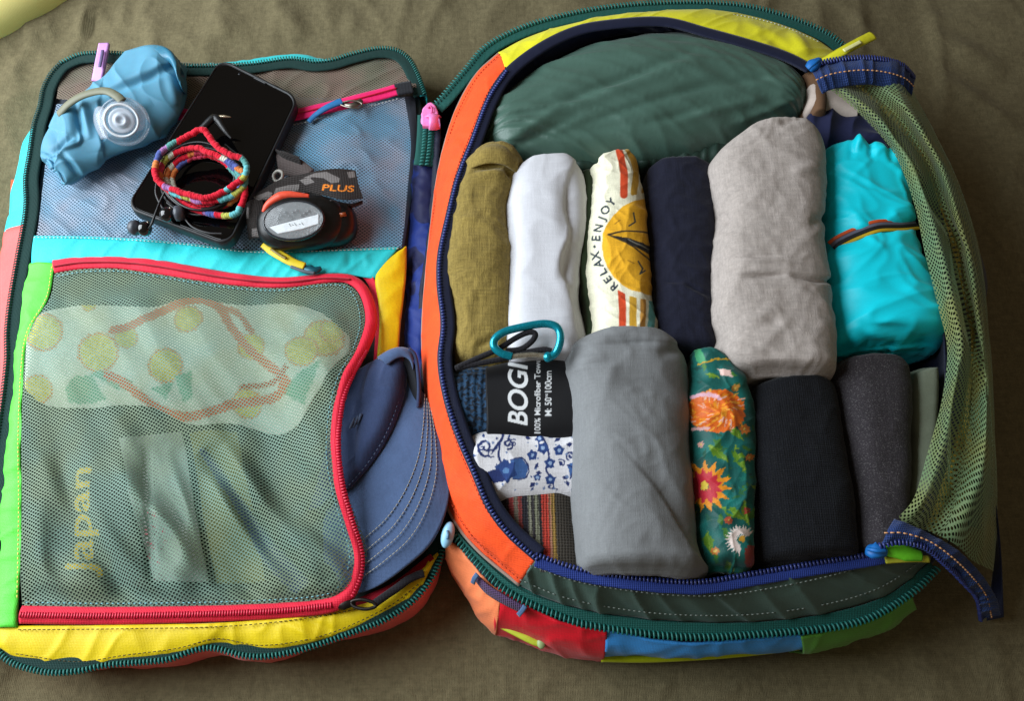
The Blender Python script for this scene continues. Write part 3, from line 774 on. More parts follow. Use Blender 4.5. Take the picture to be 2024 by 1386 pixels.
def znet(x, y):
    return zfold(x, y) + crease_disp(np.stack([x, y], -1), NCR)
def below_net(x, y, d=0.0016):
    x, y = np.asarray(x, float), np.asarray(y, float)
    z = np.full(x.shape, 9.0)
    for dx, dy in ((0, 0), (12, 0), (-12, 0), (0, 12), (0, -12), (9, 9), (-9, -9), (9, -9), (-9, 9)): z = np.minimum(z, znet(x+dx, y+dy))
    return np.maximum(z - d, 0.0285)
ny, nx = 210, 190
left = spline(np.array([(108,540),(98,590),(60,650),(48,720),(42,860),(43,1000),(40,1120),(44,1198)], float), ny)
right = np.array([(690,562),(712,585),(722,635),(705,690),(678,738),(660,800),(653,880),(661,960),(682,1035),(699,1092),(697,1132),(680,1165),(650,1183)], float)
top = spline(np.array(RIN[:9], float), nx); bot = spline(np.array(RIN[19:][::-1], float), nx); right = spline(right, ny)
s, t = np.linspace(0, 1, nx)[None, :, None], np.linspace(0, 1, ny)[:, None, None]
Q = (1-s)*left[:, None] + s*right[:, None] + (1-t)*top[None] + t*bot[None] - ((1-s)*(1-t)*left[0] + s*(1-t)*right[0] + (1-s)*t*left[-1] + s*t*right[-1])
edge = np.minimum(np.minimum(s, 1-s), np.minimum(t, 1-t))[..., 0]
Zq = zlow(Q[..., 0], Q[..., 1]); Zf = zfold(Q[..., 0], Q[..., 1])
Zf = Zf + crease_disp(Q, NCR)
Zq = Zq + (Zf - Zq)*sm(0, 0.08, edge)
FL = 1.0
Vn = np.zeros((ny, nx, 3))
aa, bb = (Q[..., 0]-CX)/FPX, (Q[..., 1]-CY)/FPX
dz = -SP - bb*CP; tt = (Zq - CAM_H)/dz
Vn[..., 0] = aa*tt; Vn[..., 1] = (CP - bb*SP)*tt; Vn[..., 2] = Zq
ang = math.radians(14); uvn = np.stack([Vn[..., 0]*math.cos(ang)+Vn[..., 1]*math.sin(ang), -Vn[..., 0]*math.sin(ang)+Vn[..., 1]*math.cos(ang)], -1)
LNET = grid_obj('lower_net', Vn[::-1], NET_G, BAG, uv=uvn[::-1])
tag(LNET, label='large grey green net of the lower lid pocket')
rz = loft('pocket_zipper', [RINZ, ROUTZ], F_RED, BAG, n=420, m=9, bulge=0.0022, wr=[(60, 5, 0.0006, 0, 0)], thick=0.0012)
tag(rz, label='red zipper tape around the lower pocket')
MIDZ = [((a[0]+b[0])/2, (a[1]+b[1])/2, (a[2]+b[2])/2+.0022) for a, b in zip(RINZ, ROUTZ)]
ribbon('zipper_seam', MIDZ[:9], 0.0016, fabric('dark_red_tape', (150, 14, 36)), rz, n=160, m=3, lift=0.0003, arch=0.0005)
teeth('zipper_coil', [(b[0]*.8+a[0]*.2, b[1]*.8+a[1]*.2, b[2]+.0014) for a, b in zip(RINZ, ROUTZ)][11:20], M_RTOOTH, rz, pitch=0.0019, wid=0.0032, thk=0.0006, hei=0.0016)
teeth('zipper_coil', MIDZ[20:], M_RTOOTH, rz, pitch=0.0017, wid=0.0036, thk=0.00055, hei=0.0012, lift=0.0002)
stitches('seam', [(x*.97+.03*(400), y-6 if y > 900 else y+6, z+.0012) for x, y, z in RINZ], plain('aqua_thread', (120, 180, 190), rough=0.8), rz, pitch=0.0034)
# the half of the red zipper left open
loft('pocket_zipper', [[(635,534,.036),(690,522,.036),(728,538,.036),(748,575,.036),(754,640,.035),(748,720,.034)], [(640,545,.034),(690,538,.033),(720,552,.033),(735,585,.033),(742,640,.033),(738,720,.033)]], F_RED, BAG, n=80, m=7, thick=0.001)
loft('pocket_zipper', [[(665,1200,.034),(720,1178,.034),(780,1150,.034),(850,1095,.034)], [(668,1212,.035),(725,1195,.035),(790,1160,.035),(858,1105,.035)]], fabric('dark_red_tape', (150, 14, 36)), BAG, n=50, m=6, thick=0.001)
# pulls of the lower pocket
M_YPULL = plain('yellow_rubber', (226, 200, 40), rough=0.5, bump=0.1)
s2 = ribbon('slider', [(596,530,.042),(610,533,.0435),(622,534,.0435),(634,530,.042)], [0.005, 0.008, 0.008, 0.004], plain('teal_slider', (30, 90, 105), rough=0.35, metal=0.3), rz, n=24, m=7, arch=0.0016, thick=0.002)
pu = ribbon('puller', [(522,481,.044),(540,495,.045),(560,508,.0455),(580,519,.045),(602,526,.0445)], [0.0075, 0.0085, 0.0075, 0.0075, 0.006], M_YPULL, s2, n=40, m=7, arch=0.0008, thick=0.0024)
ribbon('puller_groove', [(536,492,.0468),(552,503,.0472),(566,511,.0474)], 0.0020, plain('olive_rubber', (120, 100, 30)), s2, n=20, m=3, lift=0.0006)
tube('cord_loop', spline(W([(575,527,.0445),(600,536,.0445),(622,540,.044)]), 20), 0.0012, plain('grey_rubber', (90, 100, 110), rough=0.6), s2)
s3 = ribbon('slider', [(664,1199,.040),(676,1195,.0415),(690,1193,.0415),(702,1192,.040)], [0.005, 0.008, 0.007, 0.004], M_DSTEEL, rz, n=24, m=7, arch=0.0018, thick=0.002)
tube('pull_ring', spline(W([(695,1190,.042),(715,1186,.043),(738,1192,.043),(742,1200,.0425),(722,1205,.0425),(700,1200,.042)]), 40, True), 0.0011, M_DSTEEL, s3, closed=True)
tube('pull_cord', spline(W([(738,1196,.042),(760,1180,.041),(785,1163,.040),(805,1148,.040),(825,1138,.039),(838,1134,.039)]), 50), 0.0026, fabric('black_cord', (26, 24, 30), weave=0.5), s3, flat=0.7)

# ---- hinge: pink slider, double coil
HZ = [(846,225,.045),(845,260,.044),(842,300,.043),(838,326,.041)]
ht = ribbon('zipper_tape', HZ, 0.017, F_GTAPE, BAG, n=40, m=7, lift=-0.001)
coil('zipper_coil', [(x-4, y, z) for x, y, z in HZ], M_TOOTH, ht, pitch=0.0026, wid=0.0042, lift=0.001)
coil('zipper_coil', [(x+7, y, z) for x, y, z in HZ], M_TOOTH, ht, pitch=0.0026, wid=0.0042, lift=0.001)
M_PINKP = plain('pink_rubber', (252, 140, 205), rough=0.45, sss=0.1)
sp_ = loft('slider', [[(834,222,.049),(836,214,.050),(846,204,.051),(852,202,.051)], [(834,246,.050),(842,246,.053),(852,246,.053),(860,247,.052)], [(866,246,.049),(866,222,.050),(860,208,.051),(852,202,.051)]], M_PINKP, BAG, n=20, m=20, thick=0.006)
o_ = round_quad(W([(836,226,.053),(850,200,.053),(867,226,.053),(864,249,.053)]), 0.004)
prism('puller', W([(835,248,.0545),(834,232,.0545),(832,224,.0545),(838,210,.0545),(846,202,.0545),(852,201,.0545),(860,207,.0545),(866,222,.0545),(864,232,.0545),(863,248,.0545)]), 0.0035, M_PINKP, sp_, bev=0.001)
tube('pull_ring', spline(W([(846,213,.055),(851,209,.0565),(854,215,.0565),(853,224,.055)]), 14), 0.0007, plain('deep_pink_rubber', (200, 70, 140)), sp_)

# ---- other small things on the lid
M_LILAC = plain('lilac_rubber', (205, 150, 215), rough=0.5, sss=0.1)
lp = ribbon('puller', [(190,160,.036),(196,130,.041),(201,105,.042),(205,84,.042)], 0.0085, M_LILAC, BAG, n=24, m=7, thick=0.003)
tag(lp, label='lilac rubber zipper pull at the top left of the lid')
ribbon('puller_groove', [(197,132,.0432),(201,112,.0437),(203,99,.0437)], 0.0024, plain('dark_lilac_rubber', (96, 84, 120)), lp, n=16, m=3, lift=0.0005)
tb = loft('side_tab', [[(22,355,.02),(20,392,.02)], [(47,354,.024),(46,392,.024)]], fabric('orange_webbing', (245, 85, 40), weave=0.4), BAG, n=10, m=10, thick=0.002)
tag(tb, label='small orange side tab on the lid')

# ================================================================== the main compartment
RIM = [(860,208,.048),(877,190,.052),(921,138,.058),(963,92,.062),(1037,54,.066),(1136,27,.068),(1235,12,.068),(1334,6,.068),(1410,7,.068),(1479,14,.068),(1550,32,.067),(1604,52,.066),(1640,70,.066),(1668,92,.066)]
RIMB = [(893,1050,.046),(907,1072,.048),(964,1138,.052),(1018,1180,.054),(1113,1222,.056),(1176,1240,.056),(1303,1257,.056),(1397,1261,.056),(1492,1256,.056),(1580,1249,.056),(1676,1236,.056),(1741,1212,.056),(1806,1169,.056),(1850,1126,.056)]
RIMR = [(1668,92,.066),(1745,150,.064),(1815,230,.060),(1870,340,.058),(1905,460,.058),(1925,600,.058),(1935,750,.058),(1935,900,.058),(1915,1020,.057),(1850,1126,.056)]
O_OUT = [(985,104,.064),(940,146,.060),(905,205,.055),(880,275,.050),(862,355,.046),(850,450,.042),(839,560,.040),(833,660,.040),(838,760,.040),(850,860,.040),(868,950,.042),(890,1020,.046),(940,1086,.052),(1025,1158,.056)]
O_IN = [(1000,140,.084),(965,195,.084),(932,280,.084),(905,350,.084),(885,430,.084),(870,500,.083),(868,560,.082),(876,640,.082),(870,710,.082),(880,780,.082),(905,860,.082),(935,930,.082),(965,1000,.081),(1005,1055,.080),(1060,1105,.080)]
Y_OUT = [(985,104,.064),(1040,74,.067),(1110,51,.069),(1200,32,.070),(1340,18,.070),(1450,24,.070),(1540,46,.069),(1610,76,.069),(1668,114,.068)]
Y_IN = [(1000,140,.084),(1060,92,.084),(1130,57,.084),(1200,42,.084),(1310,36,.084),(1400,58,.084),(1500,86,.084),(1560,107,.084),(1605,130,.084)]
G_OUT = [(1025,1158,.056),(1100,1190,.058),(1200,1213,.058),(1330,1228,.058),(1500,1228,.058),(1650,1208,.058),(1760,1172,.058),(1835,1112,.058)]
G_IN = [(1060,1105,.080),(1150,1134,.080),(1250,1150,.081),(1340,1158,.081),(1400,1157,.081),(1500,1140,.081),(1600,1123,.081),(1740,1100,.080),(1785,1084,.080)]
R_OUT = [(1668,114,.068),(1740,165,.066),(1805,240,.062),(1858,345,.060),(1893,460,.060),(1913,600,.060),(1923,750,.060),(1923,900,.060),(1900,1010,.059),(1835,1112,.058)]
R_IN = [(1605,130,.084),(1680,190,.084),(1750,270,.084),(1800,370,.082),(1835,480,.080),(1862,620,.080),(1868,760,.080),(1855,900,.080),(1830,1000,.080),(1785,1088,.080)]
# outer body
ring = RIM + RIMR[1:] + RIMB[::-1][1:] + [(880,1020,.040),(862,950,.038),(845,850,.036),(832,740,.036),(832,620,.036),(838,500,.038),(848,380,.042),(856,280,.046)]
c = spline(W(ring), 360, closed=True)
Tn = np.roll(c, -1, 0) - np.roll(c, 1, 0); Tn /= np.linalg.norm(Tn, axis=1, keepdims=True)
Sn = np.cross([0, 0, 1.0], Tn); Sn /= np.linalg.norm(Sn, axis=1, keepdims=True)
sgn = np.sign(np.dot((c.mean(0)-c[0]), Sn[0]))
V = np.stack([np.stack([c[:, 0], c[:, 1], c[:, 2]], -1)*[1, 1, f] + (Sn*sgn)*o for (o, f) in ((0.004, 0.985), (0.0, 0.95), (-0.004, 0.6), (-0.003, 0.3), (0.006, 0.03), (0.02, -0.12))], 1)
U = np.linspace(0, 1.6, 360)[:, None]*np.ones((1, 6))
V[..., :2] += (Sn*sgn)[:, None, :2]*wrinkles(U, np.linspace(0, .06, 6)[None]*np.ones((360, 1)), [(18, 10, 0.003, 0, 0), (40, 20, 0.0016, 1, 0)], 2)[..., None]
grid_obj('body_shell', V, fabric('dark_navy_nylon', (24, 28, 48), rough=0.6, weave=0.1, wrinkle=0.3), BAG, cu=True, thick=0.001)
tag(BAG.children[-1], label='dark outer body of the main compartment')
# floor and inner lining
INNER = O_IN[::-1][1:] + Y_IN + R_IN[1:] + G_IN[::-1][1:-1]
ci = spline(W(INNER), 300, closed=True); cm = ci.mean(0)
Vi = np.stack([np.stack([cm[0]+(ci[:, 0]-cm[0])*k, cm[1]+(ci[:, 1]-cm[1])*k, 0*ci[:, 2]+z], -1) for (k, z) in ((1.0, .0805), (1.02, .072), (1.05, .05), (1.03, .02), (0.96, .006), (0.6, .004), (0.02, .004))], 1)
grid_obj('lining', Vi[:, ::-1], F_NAVY, BAG, cu=True)
tag(BAG.children[-1], label='navy lining inside the main compartment')

def rim_panel(a, b, mat, seed, label, n=200, wr=None, bulge=0.004, creases=()):
    o = loft('rim_panel', [a, b], mat, BAG, n=n, m=22, bulge=bulge, wr=wr or [(20, 8, 0.0016, 0, 0), (48, 14, 0.0008, 1, 10)], seed=seed, creases=creases, thick=0.0012)
    o['label'] = label
    return o
po = rim_panel(O_OUT, O_IN, F_ORA, 21, 'orange panel along the hinge side of the main opening', n=260, creases=[((905,235),(940,160),5,-.0014),((870,1060),(1000,1130),5,-.0012),((890,1030),(1010,1150),6,-.0014),((850,880),(900,1000),14,.003),((880,330),(905,270),8,.0015)])
py_ = rim_panel(Y_OUT, Y_IN, F_YEL2, 22, 'lemon yellow panel along the top of the main opening', bulge=0.003, creases=[((1500,60),(1570,110),7,-.003),((1470,40),(1560,95),8,.002),((1560,60),(1600,110),8,.0025)])
pg = rim_panel(G_OUT, G_IN, F_DGR, 23, 'dark green panel along the bottom of the main opening', bulge=0.002,
     wr=[(20, 6, 0.0012, 0, 0), (56, 5, 0.0032, 1, 32), (80, 8, 0.0018, 0, 40)])
rim_panel(R_OUT, R_IN, F_NAVY, 24, 'panel darkened to navy for shade on the right of the main opening, under the net flap')  # dark navy stands in for the shadow on this side
stitches('seam', [((a[0]*.84+b[0]*.16), (a[1]*.84+b[1]*.16), a[2]+.0062) for a, b in zip(G_OUT, G_IN)], plain('grey_thread', (120, 128, 122), rough=0.8), pg, lift=0.0026)
stitches('seam', [((a[0]*.30+b[0]*.70), (a[1]*.30+b[1]*.70), b[2]-.0030) for a, b in zip(G_OUT, G_IN[:8])], plain('grey_thread', (120, 128, 122), rough=0.8), pg, lift=0.0026)
stitches('seam', [(a[0]+6, a[1]+6, a[2]+.0042) for a in Y_OUT[:-1]], M_THREAD_W, py_)
stitches('seam', [(a[0]*.85+b[0]*.15, a[1]*.85+b[1]*.15, a[2]+.0085) for a, b in zip(O_OUT, O_IN)], plain('rust_thread', (170, 50, 20), rough=0.8), po, lift=0.0012)
stitches('seam', [(a[0]*.12+b[0]*.88, a[1]*.12+b[1]*.88, b[2]-.0015) for a, b in zip(O_OUT, O_IN)], plain('rust_thread', (170, 50, 20), rough=0.8), po, lift=0.0014)
tube('piping', spline(W([(x+2, y, z+.001) for x, y, z in O_OUT]), 160), 0.0011, fabric('grey_piping', (150, 130, 118)), BAG, k=8)
# outer zipper
def zip_part(line, inner, tapemat, toothmat, off):
    z = ribbon('zipper_tape', line, 0.011, tapemat, BAG, n=40*len(line)//2, m=7, shift=off, lift=0.0005, arch=0.0005)
    coil('zipper_coil', line, toothmat, z, pitch=0.0027, wid=0.0046, rad=0.00068, lift=0.0018)
    return z
zip_part(RIM, None, F_GTAPE, M_TOOTH, +0.004)
zip_part(RIMB, None, F_GTAPE, M_TOOTH, -0.0045)
loft('zipper_tape', [[(x, y-2, z+.0005) for x, y, z in RIMB], [(x, y+3, z+.0012) for x, y, z in ([(897,1028,.047)] + G_OUT[:0] + [(905,1052,.049),(950,1100,.053),(1025,1162,.056)] + G_OUT[1:])]], F_GTAPE, BAG, n=240, m=8, thick=0.0008)
# inner navy zipper tape
ti = ribbon('zipper_tape', [(x, y, z+.001) for x, y, z in (Y_IN[::-1] + O_IN[1:])], 0.010, F_NAVY, BAG, n=420, m=6, shift=-0.003, arch=0.0005)
tb2 = ribbon('zipper_tape', [(x, y, z+.0015) for x, y, z in G_IN], 0.0062, F_NTAPE, BAG, n=240, m=6, shift=0.0018, arch=0.0004)
teeth('zipper_coil', [(x-1, y-2, z+.0015) for x, y, z in G_IN], M_NTOOTH, tb2, pitch=0.0023, wid=0.0030, thk=0.0007, hei=0.0018, shift=-0.0015)
teeth('zipper_coil', [(x+1, y, z+.0022) for x, y, z in O_IN], M_NTOOTH, ti, pitch=0.0023, wid=0.0024, thk=0.0007, hei=0.0014)
# a second navy facing at the top of the opening
loft('facing', [[(1310,40,.0835),(1190,46,.083),(1085,86,.082),(1010,140,.080),(960,215,.078),(930,290,.076)], [(1340,60,.066),(1210,72,.064),(1110,108,.062),(1040,160,.060),(985,230,.058),(950,300,.056)]], fabric('navy_velour', (24, 34, 74), rough=0.8, fuzz=0.6), BAG, n=80, m=14, wr=[(60, 10, 0.002, 1, 0)])

# coloured outer wall panels along the near side
def side_panel(a, b, mat, seed, label, mid=0.004):
    A = W(a); B = W(b); n = 70
    A, B = spline(A, n), spline(B, n)
    T, S, N = path_frame(B)
    low = B.copy(); low[:, 2] = -0.004; low = low + S*(-0.004)*np.sign(np.dot(S[n//2], (A-B)[n//2]+1e-9))*-1*0
    C = np.stack([A, A*0.5+B*0.5 + np.array([0, -mid, 0.003]), B, low + (A-B)*0.18*[1, 1, 0]], 1)
    V = np.stack([spline(C[i], 26) for i in range(n)], 0)
    U = np.linspace(0, length(A), n)[:, None]*np.ones((1, 26)); Q = np.linspace(0, 0.06, 26)[None]*np.ones((n, 1))
    d = wrinkles(U, Q, [(24, 14, 0.0022, 0, 0), (50, 30, 0.001, 1, 25)], seed)
    Nn = grid_normals(V); Nn *= np.sign(np.median(Nn[..., 1]))*-1
    o = grid_obj('wall_panel', V + Nn*d[..., None], mat, BAG, thick=0.0015)
    o['label'] = label
    return o
side_panel([(884,1062,.044),(915,1088,.046),(955,1136,.048),(992,1168,.050)], [(891,1104,.016),(908,1148,.014),(945,1208,.012),(986,1248,.012)], fabric('peach_nylon', (250, 138, 88), rough=0.55, weave=0.12, wrinkle=0.2), 31, 'peach outer wall at the near left corner')
rp = side_panel([(984,1160,.0505),(1040,1192,.052),(1113,1226,.053),(1200,1247,.053)], [(978,1246,.012),(1050,1275,.010),(1120,1292,.010),(1190,1301,.010)], fabric('red_nylon', (222, 16, 38), rough=0.55, weave=0.12, wrinkle=0.2), 32, 'red outer wall panel on the near side')
side_panel([(1198,1246,.053),(1303,1261,.053),(1397,1265,.053),(1492,1260,.053),(1590,1252,.053)], [(1190,1291,.018),(1300,1291,.018),(1400,1288,.018),(1500,1284,.018),(1590,1276,.018)], fabric('sky_blue_nylon', (58, 148, 226), rough=0.55, weave=0.12, wrinkle=0.2), 33, 'sky blue outer wall panel on the near side')
side_panel([(1580,1253,.053),(1676,1240,.053),(1741,1216,.053),(1800,1178,.053)], [(1580,1282,.014),(1676,1266,.014),(1745,1236,.014),(1800,1194,.014)], fabric('leaf_green_nylon', (86, 150, 50), rough=0.55, weave=0.12, wrinkle=0.2), 34, 'leaf green outer wall panel at the near right corner')
tube('piping', spline(W([(1188,1301,.012),(1280,1302,.012),(1400,1296,.013),(1500,1287,.014),(1580,1277,.016)]), 80), 0.0028, fabric('lime_piping', (190, 205, 20)), BAG)
# tab and pulls on the near side
tp = loft('grab_tab', [[(945,1138,.054),(965,1158,.056),(1000,1180,.058),(1036,1200,.058)], [(938,1148,.047),(960,1174,.048),(995,1196,.050),(1028,1212,.050)]], fabric('plum_webbing', (84, 62, 98), weave=0.5, weave_mm=1.2), BAG, n=30, m=10, bulge=0.002, thick=0.002)
tag(tp, label='plum grab tab on the near left corner')
for q in ([(946,1134,.0565),(940,1142,.054),(937,1150,.049)], [(1040,1196,.060),(1034,1206,.056),(1028,1214,.051)]):
    ribbon('tab_stitching', q, 0.003, fabric('slate_blue_thread', (80, 110, 150)), tp, n=8, m=4, lift=0.002)
lim = ribbon('puller', [(988,1236,.024),(1010,1246,.026),(1040,1260,.026),(1064,1270,.025),(1076,1274,.024)], [.004, .0055, .0058, .006, .0055], plain('lime_rubber', (200, 214, 62), rough=0.5), BAG, n=40, m=7, arch=0.001, thick=0.0025)
tag(lim, label='lime rubber zipper pull lying on the red wall panel')
blob('puller_tip', P(1070, 1272, .0265), (.0028, .0036, .0018), plain('sage_rubber', (150, 175, 120)), lim)
lb = blob('puller', P(885, 1058, .052), (.0042, .0085, .004), plain('pale_blue_rubber', (150, 205, 235), rough=0.35), BAG, axis=np.array([[.97, -.2, .1], [.2, .97, .1], [-.12, -.08, .99]]))
tag(lb, label='pale blue oval zipper pull under the cap brim')
bl = ribbon('puller_groove', [(884,1049,.0565),(886,1058,.0572),(884,1067,.0565)], 0.0014, plain('slate_rubber', (70, 110, 140)), lb, n=10, m=3)

# ---- the net flap folded back over the right edge
NET_F = netting('olive_green_net', (116, 146, 104), pitch=0.0037, hole=0.235, rgb2=(136, 144, 86))
FA = [(1630,168,.094),(1700,225,.094),(1768,305,.094),(1806,400,.094),(1828,500,.094),(1852,600,.094),(1872,690,.094),(1862,790,.094),(1832,900,.094),(1806,985,.093),(1768,1030,.092)]
FB = [(1650,162,0.097),(1735,228,0.105),(1806,320,0.107),(1842,420,0.107),(1868,510,0.107),(1890,610,0.107),(1902,690,0.107),(1888,790,0.105),(1862,900,0.103),(1832,985,0.099),(1800,1040,0.091)]
FC = [(1690,158,0.090),(1770,228,0.088),(1836,330,0.086),(1872,430,0.086),(1896,520,0.086),(1912,610,0.086),(1920,700,0.086),(1918,800,0.086),(1898,910,0.086),(1868,995,0.086),(1838,1052,0.084)]
FD = [(1745,160,0.096),(1808,235,0.102),(1862,335,0.100),(1898,440,0.100),(1920,525,0.098),(1934,620,0.098),(1946,710,0.100),(1952,810,0.102),(1946,920,0.100),(1915,1010,0.094),(1885,1075,0.084)]
FE = [(1785,170,0.094),(1836,260,0.090),(1885,360,0.086),(1918,460,0.082),(1936,540,0.078),(1946,630,0.076),(1952,720,0.076),(1962,820,0.078),(1964,940,0.076),(1950,1040,0.072),(1925,1110,0.072)]
FF = [(1802,178,.070),(1850,270,.060),(1898,370,.050),(1930,470,.040),(1946,560,.036),(1954,650,.034),(1960,740,.034),(1966,840,.036),(1972,960,.038),(1970,1060,.040),(1962,1130,.045)]
fl = loft('net_flap', [FA, FB, FC, FD, FE, FF], NET_F, BAG, n=220, m=110, thick=0, wr=[(6, 26, 0.0018, 0, 6), (8, 40, 0.0008, 1, 5), (30, 50, 0.0004, 0, 0)], seed=41, creases=[((1740,205),(1905,500),5,-.007),((1880,450),(1950,800),5,-.007),((1900,700),(1880,1010),6,-.006)])
tag(fl, label='olive green net flap bunched along the right edge')
# second layer of the doubled net, underneath
fl2 = loft('net_flap', [[(x+18, y, z-.022) for x, y, z in FB], [(x, y, z-.004) for x, y, z in FC], [(x-14, y, z-.020) for x, y, z in FD]], netting('ochre_net', (140, 118, 26), pitch=0.0042, hole=0.22), BAG, n=160, m=60, thick=0, wr=[(10, 40, 0.002, 0, 0), (18, 60, 0.002, 1, 5)], seed=43)
tag(fl2, label='ochre inner layer of the bunched net flap')
# backing strip below the net: the outer wall leaning out
loft('wall_panel', [[(1815,230,.060),(1870,340,.058),(1905,460,.058),(1925,600,.058),(1935,750,.058),(1935,900,.058),(1915,1040,.057)], [(1830,262,.03),(1886,370,.02),(1930,480,.018),(1952,560,.018),(1940,650,.016),(1946,850,.014),(1940,1050,.012)]], F_NAVY, BAG, n=90, m=14, bulge=0.002)
tag(BAG.children[-1], label='navy outer wall on the shaded right side')
# navy tape ends of the flap
TT = [(1602,132,.098),(1625,122,.101),(1660,115,.103),(1705,112,.104),(1750,116,.102),(1785,128,.096),(1806,150,.086)]
TB = [(1626,184,.099),(1645,176,.100),(1675,170,.100),(1712,167,.099),(1752,172,.096),(1785,182,.090),(1800,192,.082)]
ft = loft('flap_tape', [TT, [((a[0]+b[0])/2, (a[1]+b[1])/2-3, (a[2]+b[2])/2+.005) for a, b in zip(TT, TB)], TB], fabric('denim_tape', (34, 58, 112), rough=0.75, weave=0.5, weave_mm=1.2), BAG, n=90, m=18, wr=[(70, 5, 0.0018, 1, 0), (34, 6, 0.0016, 0, 0)], seed=44, thick=0.0012)
tag(ft, label='navy zipper tape at the far end of the net flap')
teeth('zipper_coil', [(x, y+2, z+.002) for x, y, z in TT], M_NTOOTH, ft, pitch=0.0021, wid=0.0042, thk=0.0006, hei=0.0024)
stitches('seam', [(a[0]*.45+b[0]*.55, a[1]*.45+b[1]*.55-2, (a[2]+b[2])/2+.0058) for a, b in zip(TT, TB)], M_THREAD_T, ft, pitch=0.0032, dash=0.0022, wid=0.0007, lift=0.0012)
BT = [(1768,1026,.096),(1800,1038,.098),(1850,1062,.094),(1895,1090,.088),(1935,1130,.072),(1965,1175,.050),(1978,1215,.024)]
BB = [(1738,1082,.093),(1775,1074,.096),(1825,1084,.094),(1868,1118,.084),(1905,1155,.066),(1930,1185,.046),(1938,1226,.020)]
fb = loft('flap_tape', [BT, [((a[0]+b[0])/2, (a[1]+b[1])/2-2, (a[2]+b[2])/2+.005) for a, b in zip(BT, BB)], BB], fabric('denim_tape', (34, 58, 112)), BAG, n=110, m=18, wr=[(60, 5, 0.0016, 1, 0), (30, 6, 0.002, 0, 0)], seed=45, thick=0.0012)
tag(fb, label='navy zipper tape at the near end of the net flap')
teeth('zipper_coil', [(x+2, y-2, z+.002) for x, y, z in BB], M_NTOOTH, fb, pitch=0.0021, wid=0.0038, thk=0.0006, hei=0.0022)
stitches('seam', [(a[0]*.45+b[0]*.55, a[1]*.45+b[1]*.55-2, (a[2]+b[2])/2+.0058) for a, b in zip(BT, BB)], M_THREAD_T, fb, pitch=0.0032, dash=0.0022, wid=0.0007, lift=0.0012)
loft('flap_tape', [[(1970,1000,.05),(1978,1080,.035),(1982,1150,.02),(1984,1220,.008)], [(1966,1010,.03),(1968,1090,.02),(1962,1150,.01),(1950,1228,.004)]], F_NAVY, BAG, n=40, m=10)
tag(BAG.children[-1], label='loose end of the navy tape hanging to the sheet')
# sliders of the inner zipper
M_SKY = plain('bright_blue_metal', (20, 104, 180), rough=0.5)
for q, lab in (([(1598,136,.100),(1604,130,.102),(1612,124,.103),(1620,118,.102)], 'bright blue slider at the far end of the inner zipper'), ([(1716,1086,.090),(1726,1088,.093),(1738,1090,.094),(1750,1090,.093)], 'bright blue slider at the near end of the inner zipper')):
    so = ribbon('slider', q, [0.008, 0.010, 0.010, 0.006], M_SKY, BAG, n=20, m=7, arch=0.002, thick=0.003)
    so['label'] = lab
    tube('pull_ring', spline(W([(x, y, z+.0045) for x, y, z in q]), 14), 0.0012, M_SKY, so)
gp = ribbon('puller', [(1752,1090,.092),(1775,1092,.092),(1800,1096,.091),(1822,1100,.089)], [.006, .009, .009, .006], plain('green_rubber', (110, 210, 40), rough=0.5), BAG, n=24, m=7, arch=0.001, thick=0.002)
tag(gp, label='bright green rubber zipper pull at the near right corner')
yp = ribbon('puller', [(1750,1108,.087),(1780,1106,.088),(1810,1105,.088),(1836,1106,.086)], .0042, plain('yellow_green_rubber', (205, 205, 60), rough=0.5), BAG, n=24, m=7, arch=0.001, thick=0.002)
tag(yp, label='yellow rubber zipper pull at the near right corner')
y2 = ribbon('puller', [(1628,122,.086),(1645,112,.090),(1670,98,.094),(1700,82,.096),(1726,69,.096)], [.008, .0085, .0085, .0085, .0085], plain('clear_yellow_rubber', (205, 200, 40), rough=0.3), BAG, n=36, m=7, arch=0.0012, thick=0.003)
tag(y2, label='yellow rubber zipper pull standing up at the top right corner')
ribbon('puller_groove', [(1668,99,.0975),(1685,90,.0983),(1702,81,.0985)], .003, plain('pale_yellow_rubber', (235, 232, 160)), y2, n=16, m=4)

# ================================================================== packed clothes
G_ROLL = 'rolled clothes packed in the main compartment'
COTTON = [(14, 16, 0.0030, 0, 20), (34, 22, 0.0012, 1, 60), (40, 85, 0.0007, 1, 25), (75, 40, 0.0005, 1, 65)]
SOFT = [(12, 14, 0.0026, 0, 10), (30, 18, 0.0010, 0, 50), (40, 70, 0.0005, 1, 30)]
